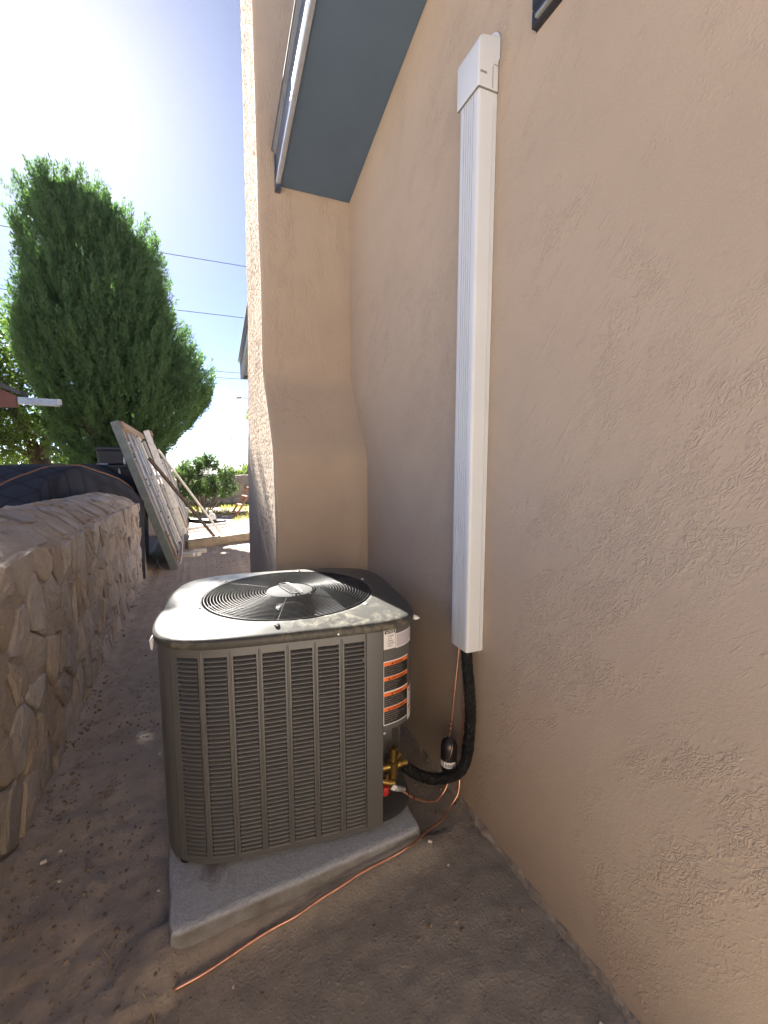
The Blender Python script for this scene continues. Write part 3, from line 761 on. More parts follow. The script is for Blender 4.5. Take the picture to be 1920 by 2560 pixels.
hub = mb.build('hub_cap', M_HUB, guard, smooth=True, auto=50)
# text helper -----------------------------------------------------------
def text_poly(s, size=1., bold=0., res=1):
    cu = bpy.data.curves.new('t', 'FONT'); cu.body = s; cu.size = size; cu.align_x = 'LEFT'; cu.resolution_u = res; cu.offset = bold; cu.fill_mode = 'FRONT'
    o = bpy.data.objects.new('t', cu); COL.objects.link(o)
    dg = bpy.context.evaluated_depsgraph_get(); me = bpy.data.meshes.new_from_object(o.evaluated_get(dg))
    vs = np.array([v.co[:2] for v in me.vertices]) if len(me.vertices) else np.zeros((0, 2)); fs = [tuple(p.vertices) for p in me.polygons]
    bpy.data.objects.remove(o); bpy.data.curves.remove(cu); bpy.data.meshes.remove(me)
    if len(vs): vs = vs - vs.min(0) * np.array([1, 0])
    return vs, fs
hz = gz(R0) + .0065
vs, fs = text_poly('LENNOX', .045, .0012, 2); vs = (vs - (vs.max(0) + vs.min(0)) / 2)
A = R(-72); mb = MB(); ca, sa = math.cos(A), math.sin(A)
def hubp(x, y, z=0): return W(FU + x * ca - y * sa, FV + x * sa + y * ca, hz + z)
mb.add([hubp(x, y, .0014) for x, y in vs], fs); wv = vs[:, 0].max() + .012
el = [(wv * math.copysign(abs(math.cos(t)) ** .6, math.cos(t)), .028 * math.copysign(abs(math.sin(t)) ** .6, math.sin(t))) for t in np.linspace(0, 2 * math.pi, 40)[:-1]]
mb.tube([hubp(x * .9, y, .0008) for x, y in el], .0013, 5, closed=True)
mb.build('raised_lettering', M_BLACK, hub)
# fan, motor, shroud
mb = MB(); V = []
for z, r_ in ((ZT - .02, FR + .010), (.62, FR + .010), (.60, FR + .04)):
    for i in range(48): V.append(W(FU + r_ * math.cos(2 * math.pi * i / 48), FV + r_ * math.sin(2 * math.pi * i / 48), z))
mb.add(V, [(j * 48 + i, j * 48 + (i + 1) % 48, (j + 1) * 48 + (i + 1) % 48, (j + 1) * 48 + i) for j in range(2) for i in range(48)]); mb.build('shroud', M_ACIN, acu, smooth=True)
fan = empty('fan', W(FU, FV, .80)); adopt(fan, acu)
mb = MB(); mb.lathe([(.02, -.18), (.075, -.17), (.078, -.02), (.06, .05), (.02, .06)], W(FU, FV, .83), None, 28); mb.build('motor', M_BLACK, fan, smooth=True, auto=40)
for k in range(3):
    V = []; a0 = R(-115 + 120 * k); nr_, na = 7, 9
    for i in range(nr_):
        r_ = .07 + (FR - .012 - .07) * i / (nr_ - 1); wd = R(34 + 30 * math.sin(math.pi * (i / (nr_ - 1)) * .62))
        for j in range(na):
            t = j / (na - 1) - .5; a = a0 + wd * 1.35 * t + .25 * i / nr_
            V.append(W(FU + r_ * math.cos(a), FV + r_ * math.sin(a), .845 + .055 * t * (1 - .25 * i / nr_) + .012 * (t * 2) ** 2))
    F = [(i * na + j, (i + 1) * na + j, (i + 1) * na + j + 1, i * na + j + 1) for i in range(nr_ - 1) for j in range(na - 1)]
    MB().add(V, F).build('fan_blade', M_ACBLADE, fan, smooth=True)
# stickers on the control cover
def sticker(name, s0, s1, z0, z1, m, off, par=None, n=8):
    V = []; ss = np.linspace(s0, s1, n)
    for s in ss: V += [surf(s, z0, off), surf(s, z1, off)]
    return MB().add(V, [(2 * i, 2 * i + 2, 2 * i + 3, 2 * i + 1) for i in range(n - 1)]).build(name, m, par or cp)
def print_text(mb, s, s0, z0, size, off, bold=0., width=None):
    vs, fs = text_poly(s, 1., bold)
    if not len(vs): return
    k = size; sx = k
    if width: sx = min(k * 1.25, width / max(vs[:, 0].max(), .01))
    mb.add([surf(s0 + x * sx, z0 + y * k, off) for x, y in vs], fs)
o1 = .0035; o2 = .0043; o3 = .0051
N0, N1 = S_CP + .001, S_CP + .054
nst = sticker('notice_sticker', N0 + .004, N1, .815, .888, M_LABELW, o1); tag(nst, 'white notice sticker with black heading')
mb = MB()
a, b = N0 + .0075, N1 - .003
V = []; 
for s in np.linspace(a, b, 6): V += [surf(s, .8735, o2), surf(s, .8855, o2)]
mb.add(V, [(2 * i, 2 * i + 2, 2 * i + 3, 2 * i + 1) for i in range(5)])
for k, t in enumerate(('CLEAN', 'COIL', 'USING', 'WATER', 'ONLY')):
    print_text(mb, t, a + .011, .862 - .0095 * k, .0085, o2, .01)
mb.build('black_printing', M_INK, cp)
mb = MB(); print_text(mb, 'NOTICE', a + .005, .8755, .0115, o3, .02, b - a - .01); mb.build('white_printing', M_LABELW, cp)
wst = sticker('white_sticker', N1 + .0015, N1 + .098, .812, .868, M_LABELW, o1, n=14); tag(wst, 'wide white sticker with pale grey film')
sticker('grey_film', N1 + .005, N1 + .092, .826, .865, M_LABELG, o2, wst, 14); sticker('grey_film', N1 + .005, N1 + .072, .816, .826, M_LABELG, o2, wst, 14)
# orange and black warning labels
A0, A1 = S_CP + .004, S_CP + .122
WEN = [['RISK OF FIRE. DISPOSE OF', 'PROPERLY IN ACCORDANCE', 'WITH FEDERAL OR LOCAL', 'REGULATIONS. FLAMMABLE', 'REFRIGERANT USED.'], ["RISQUE D'INCENDIE.", 'ELIMINER CONFORMEMENT A', 'LA REGLEMENTATION', 'FEDERALE OU LOCALE.', 'FLUIDE FRIGORIGENE', 'INFLAMMABLE UTILISE.'],
       ['RISK OF FIRE. FLAMMABLE', 'REFRIGERANT USED. TO BE', 'REPAIRED ONLY BY TRAINED', 'SERVICE PERSONNEL. DO NOT', 'PUNCTURE REFRIGERANT TUBING.'], ["RISQUE D'INCENDIE.", 'FLUIDE INFLAMMABLE UTILISE.', 'REPARATION PAR UN', 'PERSONNEL FORME.', 'NE PAS PERFORER', 'LA TUBULURE.']]
HD = ['WARNING', 'AVERTISSEMENT', 'WARNING', 'AVERTISSEMENT']
ZL = [.766, .708, .648, .589, .522]
lab = sticker('warning_label', A0, A1, .519, .769, M_LABELW, o1, n=16); tag(lab, 'tall orange and black warning label')
mbk, mbo, mbw, mbi = MB(), MB(), MB(), MB()
def quad(mb, s0, s1, z0, z1, off, n=12):
    V = []
    for s in np.linspace(s0, s1, n): V += [surf(s, z0, off), surf(s, z1, off)]
    mb.add(V, [(2 * i, 2 * i + 2, 2 * i + 3, 2 * i + 1) for i in range(n - 1)])
for k in range(4):
    zt, zb = ZL[k] - .001, ZL[k + 1] + (.004 if k == 1 else .001)
    quad(mbo, A0 + .002, A1 - .002, zt - .013, zt, o2); quad(mbk, A0 + .002, A1 - .002, zb, zt - .0135, o2)
    vs, fs = text_poly(HD[k], 1., .02); wd = .042 if k % 2 == 0 else .068; c0 = (A0 + A1) / 2 - wd / 2 + .006
    mbi.add([surf(c0 + x * wd / vs[:, 0].max(), zt - .0108 + y * .0115, o3) for x, y in vs], fs)
    mbi.add([surf(c0 - .013, zt - .011, o3), surf(c0 - .003, zt - .011, o3), surf(c0 - .008, zt - .002, o3)], [(0, 1, 2)])
    L = WEN[k]; dz = (zt - .0145 - zb) / len(L)
    for j, t in enumerate(L): print_text(mbw, t, A0 + .005, zt - .0145 - dz * (j + .82), dz * .62, o3, -.005, (A1 - A0 - .012) * (1 if len(t) > 18 else .82))
mbo.build('orange_bands', M_ORANGE, lab); mbk.build('black_bands', M_INK, lab); mbw.build('light_printing', M_PRINTW, lab); mbi.build('black_printing', M_INK, lab)
sl2 = sticker('side_label', A1 + .002, A1 + .075, .497, .628, M_LABELW, o1, n=14); tag(sl2, 'small white label with thin dark orange bands')
mb = MB(); quad(mb, A1 + .006, A1 + .071, .612, .620, o2); quad(mb, A1 + .006, A1 + .071, .543, .551, o2); mb.build('dark_orange_bands', M_REDPR, sl2)
mb = MB()
for k in range(7): quad(mb, A1 + .008, A1 + .06 - .006 * (k % 3), .604 - k * .008, .6065 - k * .008, o2)
for k in range(4): quad(mb, A1 + .008, A1 + .055 - .006 * (k % 2), .535 - k * .008, .5375 - k * .008, o2)
mb.build('grey_print_rows', M_LABELG, sl2)
# service valves in the bay
vx, vy, vz = .676, 1.50, .283
mb = MB(); mb.lathe([(.017, -.05), (.017, -.018), (.023, -.016), (.023, .018), (.015, .022), (.0145, .060), (.017, .062), (.017, .075), (.010, .078)], (vx, vy, vz), (0, 0, 1), 14)
mb.lathe([(.016, -.055), (.016, -.01), (.019, 0), (.019, .03), (.014, .035), (.014, .06)], (vx, vy, vz), (1, -.05, 0), 14)
mb.lathe([(.008, 0), (.008, .03), (.011, .031), (.011, .045)], (vx, vy, vz + .012), (.75, .35, .3), 10)
vl = mb.build('service_valve', M_BRASS, acu, smooth=True, auto=40); tag(vl, 'brass suction valve')
mb = MB(); mb.lathe([(.014, -.03), (.014, .0), (.017, .002), (.017, .022), (.010, .026)], (.652, 1.487, .225), (.9, -.2, -.25), 12); mb.lathe([(.008, -.02), (.008, .02)], (.645, 1.49, .245), (0, 0, 1), 10); mb.build('service_valve', M_BRASS, acu, smooth=True, auto=40)
mb = MB(); mb.lathe([(.017, 0), (.018, .004), (.018, .03), (.015, .034)], (.630, 1.478, .190), (0, 0, 1), 14); mb.build('valve_cap', M_RED, acu, smooth=True, auto=40)
mb = MB(); mb.box((.663, 1.462, .216), (.020, .002, .020), Matrix.Rotation(R(35), 4, 'Y')); mb.build('valve_tag', M_LABELW, acu)
mb = MB(); mb.lathe([(.008, 0), (.012, .004), (.012, .03), (.009, .034), (.009, .05)], (.672, 1.47, .207), (.85, .1, -.45), 12); mb.build('flare_nut', M_TRIM, acu, smooth=True, auto=40)
# little white tabs sticking out at the lid corners
mb = MB(); mb.tube([W(.468, -.30, ZS - .006), W(.486, -.315, ZS - .012), W(.498, -.322, ZS - .012)], [.009, .010, .003], 8); mb.build('wire_tab', M_WHITE, acu, smooth=True)
mb = MB(); mb.tube([W(-.478, -.22, ZS - .01), W(-.486, -.23, ZS - .03), W(-.484, -.24, ZS - .06)], [.004, .007, .003], 8); mb.build('wire_tab', M_WHITE, acu, smooth=True)

# ================================================================ PIPES
hose = catmull([(.972, 1.435, .80), (.965, 1.425, .72), (.967, 1.405, .60), (.972, 1.400, .50), (.968, 1.398, .39), (.960, 1.402, .30), (.938, 1.415, .238), (.895, 1.435, .210), (.84, 1.455, .207), (.785, 1.475, .222), (.745, 1.49, .250), (.722, 1.497, .268)], 16)
mb = MB(); mb.tube(hose, [.0225 + .0016 * mnoise.noise((i * .5, 3, 1)) - (.004 if i > len(hose) - 4 else 0) for i in range(len(hose))], 22)
ph = mb.build('insulated_pipe', M_TAPE, smooth=True); tag(ph, 'thick black taped insulated pipe bending from the white cover to the unit', 'pipe')
me = ph.data; cofs = np.zeros(len(me.vertices) * 3); me.vertices.foreach_get('co', cofs); cofs = cofs.reshape(-1, 3)
nrm = np.array([v.normal[:] for v in me.vertices])
for i in range(len(cofs)):
    p = cofs[i]; cofs[i] += nrm[i] * (.0022 * mnoise.noise((p[0] * 70, p[1] * 70, p[2] * 70)) + .0012 * mnoise.noise((p[0] * 170, p[1] * 170, p[2] * 170)))
me.vertices.foreach_set('co', cofs.ravel()); me.update()
hl = empty('copper_line', (.93, 1.45, .16), 'thin copper line dropping from the white cover, with soldered joint, to the unit valve', 'copper pipe')
mb = MB(); mb.tube(catmull([(.960, 1.470, .79), (.955, 1.468, .72), (.945, 1.470, .60), (.935, 1.472, .48), (.928, 1.475, .40), (.924, 1.477, .355)], 6), .0048, 8); mb.build('tube', M_COPPER, hl, smooth=True)
for z, x in ((.425, .930), (.405, .928), (.385, .927)):
    mb = MB(); mb.tube([(x, 1.4745, z + .003), (x - .0004, 1.475, z - .003)], .0062, 10); mb.build('solder_ring', M_COPPER_D, hl)
mb = MB(); mb.tube(catmull([(.921, 1.478, .196), (.920, 1.475, .16), (.905, 1.47, .13), (.878, 1.465, .108), (.848, 1.455, .104), (.80, 1.452, .120), (.74, 1.455, .157), (.705, 1.465, .186), (.69, 1.468, .197)], 6), .0048, 8); mb.build('tube', M_COPPER, hl, smooth=True)
for p, q in (((.742, 1.4547, .1560), (.750, 1.4544, .1505)), ((.722, 1.460, .1715), (.727, 1.4587, .1675))):
    mb = MB(); mb.tube([p, q], .0062, 10); mb.build('solder_ring', M_COPPER_D, hl)
fd = empty('filter_drier', (.923, 1.477, .19), 'small black capsule filter with white label hanging on the copper line', 'filter drier')
mb = MB(); mb.lathe([(.006, .0), (.012, .004), (.028, .016), (.0345, .034), (.0345, .128), (.028, .146), (.012, .158), (.0065, .164)], (.923, 1.477, .192), None, 24); mb.build('canister', M_BLACK, fd, smooth=True, auto=50)
def drier_patch(mb, a0, a1, z0, z1, rr, n=8):
    V = []
    for a in np.linspace(R(a0), R(a1), n): V += [(.923 + rr * math.cos(a), 1.477 + rr * math.sin(a), z0), (.923 + rr * math.cos(a), 1.477 + rr * math.sin(a), z1)]
    mb.add(V, [(2 * i, 2 * i + 2, 2 * i + 3, 2 * i + 1) for i in range(n - 1)])
mb = MB(); drier_patch(mb, 165, 290, .236, .262, .0350, 14); mb.build('label', M_LABELW, fd)
mb = MB()
for k in range(7): drier_patch(mb, 215 + k * 9, 220 + k * 9, .241, .256 - .004 * (k % 2), .0354, 2)
drier_patch(mb, 196, 202, .238, .261, .0354, 2); mb.build('label_marks', M_INK, fd)
mb = MB(); mb.tube(catmull([(.927, 1.466, .352), (.921, 1.446, .335), (.912, 1.441, .31), (.905, 1.441, .29), (.893, 1.452, .27)], 5), .0014, 6); mb.build('thin_wire', M_COPPER, fd, smooth=True)
rod = catmull([(.972, 1.452, .76), (.973, 1.450, .62), (.974, 1.452, .45), (.978, 1.46, .30), (.978, 1.475, .17), (.958, 1.455, .105), (.920, 1.448, .068), (.858, 1.418, .048), (.770, 1.385, .052), (.672, 1.333, .074), (.588, 1.327, .062), (.478, 1.318, .057), (.398, 1.307, .048), (.318, 1.297, .040), (.234, 1.281, .032), (.157, 1.277, .025), (.080, 1.264, .021), (.010, 1.249, .017), (-.056, 1.236, .015), (-.126, 1.229, .013)], 7)
mb = MB(); mb.tube(rod, .0052, 10); lo = mb.build('copper_tube', M_COPPER, smooth=True); tag(lo, 'long loose copper tube trailing across the dirt in front of the slab', 'copper tube')

# ================================================================ STONE WALLS
def voronoi_cells(x0, x1, y0, y1, sx, sy, jit=.45, seed=1):
    rr = random.Random(seed); pts = []
    nx_ = int(round((x1 - x0) / sx)); ny_ = int(round((y1 - y0) / sy))
    for j in range(ny_):
        for i in range(nx_):
            pts.append((x0 + (i + .5 + (.5 if j % 2 else 0) * .8 - .2 + rr.uniform(-jit, jit)) * (x1 - x0) / nx_, y0 + (j + .5 + rr.uniform(-jit, jit)) * (y1 - y0) / ny_))
    cells = []
    for a, p in enumerate(pts):
        poly = [(x0, y0), (x1, y0), (x1, y1), (x0, y1)]
        for b, q in enumerate(pts):
            if a == b or abs(q[0] - p[0]) > 3.2 * sx or abs(q[1] - p[1]) > 3.2 * sy: continue
            mx, my = (p[0] + q[0]) / 2, (p[1] + q[1]) / 2; dx, dy = q[0] - p[0], q[1] - p[1]
            out = []
            for k in range(len(poly)):
                A_, B_ = poly[k], poly[(k + 1) % len(poly)]
                da = (A_[0] - mx) * dx + (A_[1] - my) * dy; db = (B_[0] - mx) * dx + (B_[1] - my) * dy
                if da <= 0: out.append(A_)
                if da * db < 0:
                    t = da / (da - db); out.append((A_[0] + (B_[0] - A_[0]) * t, A_[1] + (B_[1] - A_[1]) * t))
            poly = out
            if not poly: break
        if len(poly) >= 3: cells.append(poly)
    return cells
def stone(poly, fmap, mtl, parent, rr, gap=.012, proud=.03, name='stone', tri=True):
    c = np.mean(np.array(poly), 0); P = []
    # resample with a knocked corner or two so that no stone is a clean polygon
    n0 = len(poly)
    for k in range(n0):
        a = np.array(poly[k]); b = np.array(poly[(k + 1) % n0]); L = np.linalg.norm(b - a)
        if L < .012: continue
        if rr.random() < .55 and L > .05: P.append(a + (b - a) * rr.uniform(.06, .2))
        else: P.append(a)
        if L > .09: P.append(a + (b - a) * rr.uniform(.4, .6) + np.array([rr.uniform(-.012, .012), rr.uniform(-.012, .012)]))
    if len(P) < 3: return
    n = len(P); P = np.array(P); c = P.mean(0)
    size = np.abs(P - c).max()
    g = gap * rr.uniform(.6, 1.9)
    tl = np.array([rr.uniform(-.22, .22), rr.uniform(-.22, .22)]); h = proud * rr.uniform(.45, 1.35)
    V = []; F = []
    for k, (ins, hh) in enumerate(((g, -.03), (g * 1.15, h * .45), (g + .012, h * .85), (g + size * .42, h))):
        for p in P:
            d = c - p; L = np.linalg.norm(d); q = p + d / max(L, 1e-6) * min(ins * rr.uniform(.8, 1.25), L * .85)
            z = hh + (0 if k == 0 else float((q - c) @ tl) * .55 + rr.uniform(-.0045, .0045))
            V.append(fmap(q[0], q[1], z))
    V.append(fmap(c[0], c[1], h + rr.uniform(-.004, .008)))
    for k in range(3):
        for i in range(n): F.append((k * n + i, k * n + (i + 1) % n, (k + 1) * n + (i + 1) % n, (k + 1) * n + i))
    for i in range(n): F.append((3 * n + i, 3 * n + (i + 1) % n, 4 * n))
    return MB().add(V, F).build(name, mtl, parent)
def crest(y): return float(np.interp(y, [-1, 1.6, 2.0, 2.3, 2.7, 3.4, 4.15, 5.57, 6.3, 6.75], [1.12, 1.12, 1.115, 1.11, 1.07, 1.05, 1.045, 1.01, .975, .93])) + .02 * mnoise.noise((y * 2.3, 3, 1))
XF = -.705
def wall_section(y):
    """profile of the near wall from the ground on the alley side over the rounded top and down behind"""
    c = crest(y); rg = float(np.interp(y, [0, 2, 4, 5.5, 6.2, 6.75], [1.26, 1.25, 1.19, 1.15, 1.13, .99]))
    return [(XF + .02, -.15), (XF + .012, .05), (XF + .006, .4), (XF, .8), (XF - .004, c - .06), (XF - .012, c - .02), (XF - .05, c + .01), (XF - .14, c + (rg - c) * .55), (XF - .26, rg - .012), (XF - .36, rg), (XF - .48, rg - .04), (XF - .60, rg - .12), (XF - .63, rg - .2), (XF - .64, -.15)]
def sample_section(y, t):
    S = wall_section(y); d = [0]
    for a, b in zip(S[:-1], S[1:]): d.append(d[-1] + math.hypot(b[0] - a[0], b[1] - a[1]))
    return float(np.interp(t, d, [p[0] for p in S])), float(np.interp(t, d, [p[1] for p in S]))
near_wall = empty('stone_wall', (-1.0, 3.2, 0), 'low rubble stone wall with rounded mortared top along the dirt alley', 'stone wall')
ys = np.linspace(-.6, 6.76, 300); V = []; NS = 56
for y in ys:
    S = wall_section(y); d = [0]
    for a, b in zip(S[:-1], S[1:]): d.append(d[-1] + math.hypot(b[0] - a[0], b[1] - a[1]))
    ts = np.linspace(0, d[-1], NS); X = np.interp(ts, d, [p[0] for p in S]); Z = np.interp(ts, d, [p[1] for p in S])
    for k in range(NS):
        nz = .014 * mnoise.fractal((y * 7, X[k] * 7, Z[k] * 7), 1., 2., 4) + .008 * mnoise.noise((y * 27, X[k] * 27, Z[k] * 27))
        up = 1 if 1.0 < Z[k] else 0
        V.append((X[k] + (nz if not up else nz * .4), y, Z[k] + (nz * 1.0 if up else 0)))
F = [(i * NS + k, i * NS + k + 1, (i + 1) * NS + k + 1, (i + 1) * NS + k) for i in range(len(ys) - 1) for k in range(NS - 1)]
np_mesh('mortar_core', V, [f[::-1] for f in F], M_MORTAR, near_wall, smooth=True)
mb = MB(); S = wall_section(6.75); mb.add([(x, 6.757, z) for x, z in S], [tuple(range(len(S)))]); mb.build('mortar_end', M_MORTAR, near_wall)
rr = random.Random(5)
def fm_face(p, q, h):
    x, z = sample_section(p, .15 + q); return (x + h, p, z)
for poly in voronoi_cells(.95, 6.74, -.02, 1.03, .205, .175, .48, 3): stone(poly, lambda p, q, h: (XF + .010 - .02 * q + h, p, q * (crest(p) / 1.03)), M_ROCK, near_wall, rr, .007, .016)
S0 = 1.30
def fm_top(p, q, h):
    c = crest(p); t = .15 + c + q; x, z = sample_section(p, t); x2, z2 = sample_section(p, t + .02); n = Vector((-(z2 - z), 0, (x2 - x))).normalized() * -1
    if n.z < 0: n = -n
    return (x + n.x * h, p, z + n.z * h)
for poly in voronoi_cells(.95, 6.7, .0, .52, .27, .20, .46, 9): stone(poly, fm_top, M_ROCKTOP, near_wall, rr, .016, .012)
# further stretch of the same boundary and the back wall of the yard
def far_wall(name, label, a, b, h, th, sx, sy, seed, s0=0., s1=None):
    a = Vector((*a, 0)); b = Vector((*b, 0)); d = (b - a); L = d.length; d.normalize(); nrm = Vector((d.y, -d.x, 0))
    o = empty(name, (a + b) / 2, label, 'stone wall')
    mb = MB(); V = []; n1, n2 = 60, 9
    for i in range(n1 + 1):
        p = a + d * (L * i / n1); hh = h + .03 * mnoise.noise((i * .6, seed, 1))
        for x, z in ((0, -.6), (0, hh * .3), (0, hh * .7), (0, hh - .03), (-.03, hh), (-th + .03, hh), (-th, hh - .03), (-th, -.6)): 
            q = p + nrm * (x + .012 * mnoise.noise((i * .9, z * 6, seed))); V.append((q.x, q.y, z))
    m = 8; mb.add(V, [(i * m + k, i * m + k + 1, (i + 1) * m + k + 1, (i + 1) * m + k) for i in range(n1) for k in range(m - 1)] + [tuple(range(m)), tuple(n1 * m + k for k in range(m))]); mb.build('mortar_core', M_MORTAR, o)
    r2 = random.Random(seed)
    for poly in voronoi_cells(s0, s1 or L, -.02, h - .03, sx, sy, .46, seed):
        def fm(p, q, hh): z = a + d * p + nrm * hh; return (z.x, z.y, q)
        stone(poly, fm, M_ROCK, o, r2, .02, .035)
    return o
far_wall('stone_wall', 'distant stone wall closing the yard behind the green shrub', (-.75, 16.6), (6.5, 16.9), 1.0, .35, .34, .26, 21, 0, 3.0)
far_wall('stone_wall', 'side stone wall running behind the leaning slatted frames', (-.62, 9.9), (-.55, 16.2), 1.03, .4, .36, .30, 22, 2.0, None)

# ================================================================ COVERED PILE BEHIND THE WALL
def blanket():
    V = []; xs = np.linspace(-4.2, -.655, 120); ys = np.linspace(3.7, 7.2, 110); keep = {}
    def zz(x, y):
        top = 1.455 + .012 * mnoise.noise((x * 2, y * 2, 5)) + .006 * mnoise.noise((x * 6, y * 6, 1))
        # falls to the near side and, more steeply, towards the wall end on the right
        near = max(0, 5.75 - y - .10 * mnoise.noise((x * 1.5, 0, 4))); z = top - .52 * near ** 1.2 * .75
        xr = max(0, x + 1.22 + .04 * mnoise.noise((y * 3, 1, 1)))
        z -= .62 * xr + .9 * max(0, xr - .30) ** 1.5
        fold = .018 * math.sin(7 * (x * .9 + y * .5)) * min(1, near) + .012 * mnoise.noise((x * 5, y * 3, 2))
        return z + fold
    def zf(x, y):
        if x <= -1.36: return zz(x, y)
        e = edge(x); ye = max(y, e); z = max(zz(x, ye), sample_top(x, ye) + .018) if x > -1.34 else zz(x, ye)
        if y < e:
            k = e - y; z -= 1.2 * k + 2.0 * max(0, k - .08)
        return z
    n = len(xs); V = [(x, y, zf(x, y)) for y in ys for x in xs]
    F = [(j * n + i, j * n + i + 1, (j + 1) * n + i + 1, (j + 1) * n + i) for j in range(len(ys) - 1) for i in range(n - 1)]
    # corner hanging down the alley face
    base = len(V); hx = -.652; j0 = next(j for j, y in enumerate(ys) if y >= edge(-.66))
    col = [j for j in range(j0, len(ys)) if ys[j] < 6.86]
    for k, dz in enumerate((0, .06, .13, .20, .27)):
        for j in col:
            t = (ys[j] - ys[col[0]]) / (ys[col[-1]] - ys[col[0]]); lim = .05 + .24 * t
            V.append((hx + .006 * math.sin(ys[j] * 30 + k), ys[j], V[j * n + n - 1][2] - min(dz, lim)))
    m = len(col)
    for a in range(m - 1):
        F.append((col[a] * n + n - 1, base + a, base + a + 1, col[a + 1] * n + n - 1))
    for k in range(4):
        for a in range(m - 1): F.append((base + k * m + a, base + (k + 1) * m + a, base + (k + 1) * m + a + 1, base + k * m + a + 1))
    o = np_mesh('quilted_blanket', V, F, M_QUILT, smooth=True)
    tag(o, 'dark quilted moving blanket draped over a pile behind the stone wall', 'blanket')
    def strip(pts, name):
        mb = MB(); mb.tube(pts, .011, 5); mb.build(name, M_BIND, o, smooth=True)
    strip([(x, y, zf(x, y) + .004) for x, y in ((-1.75 + 1.0 * t, 5.0 + 1.65 * t + .25 * math.sin(3.1 * t)) for t in np.linspace(0.0, .98, 26))], 'binding')
def edge(x): return float(np.interp(x, [-1.3, -1.05, -.90, -.78, -.66], [5.5, 6.0, 6.2, 6.4, 6.55]))
def sample_top(x, y):
    S = wall_section(min(y, 6.75)); P = [(p[0], p[1]) for p in S if p[1] > .6][::-1]
    return float(np.interp(x, [p[0] for p in P], [p[1] for p in P]))
blanket()

def storage(x, y, z0, sx, sy, sz, label, handles):
    o = empty('storage_tub', (x, y, z0), label, 'storage tub', 'dark tubs stacked behind the wall end')
    mb = MB(); mb.add([(x - sx * .46, y - sy * .46, z0), (x + sx * .46, y - sy * .46, z0), (x + sx * .46, y + sy * .46, z0), (x - sx * .46, y + sy * .46, z0), (x - sx / 2, y - sy / 2, z0 + sz - .05), (x + sx / 2, y - sy / 2, z0 + sz - .05), (x + sx / 2, y + sy / 2, z0 + sz - .05), (x - sx / 2, y + sy / 2, z0 + sz - .05)], [(3, 2, 1, 0), (0, 1, 5, 4), (1, 2, 6, 5), (2, 3, 7, 6), (3, 0, 4, 7), (4, 5, 6, 7)])
    mb.build('body', M_DARK, o, bevel=.02)
    mb = MB(); mb.box((x, y, z0 + sz - .025), (sx + .03, sy + .03, .048)); mb.build('lid', M_DARK, o, bevel=.012)
    for hx, hz_, l, ang in handles:
        mb = MB(); a = R(ang); mb.tube([(hx - l / 2 * math.cos(a), y - sy / 2 - .012, hz_ - l / 2 * math.sin(a)), (hx, y - sy / 2 - .035, hz_), (hx + l / 2 * math.cos(a), y - sy / 2 - .012, hz_ + l / 2 * math.sin(a))], [.008, .016, .008], 8); mb.build('handle', M_WHITE, o, smooth=True)
    return o
storage(-1.20, 7.62, 0, .93, .86, 1.16, 'lowest and largest black tub of the stack behind the end of the stone wall', [])
storage(-1.22, 7.78, 1.16, .74, .50, .29, 'middle black tub of the stack, with a white side clip', [(-1.04, 1.31, .17, 96)])
storage(-1.10, 7.78, 1.45, .46, .42, .26, 'topmost black tub of the stack beside the leaning frame', [(-.975, 1.49, .15, 94)])
o = MB(); o.tube([(-1.34, 7.57, 1.458), (-1.19, 7.57, 1.459)], .008, 6); o = o.build('white_stick', M_WHITE); tag(o, 'short white stick lying on the ledge of the dark tub stack', 'stick')
mb = MB(); mb.box((-1.0, 7.27, 1.213), (.17, .10, .10), Matrix.Rotation(R(-14), 4, 'Y')); o = mb.build('brick', M_BRICK, bevel=.004); tag(o, 'red brick sitting on the lowest dark tub beside the quilted blanket', 'brick')

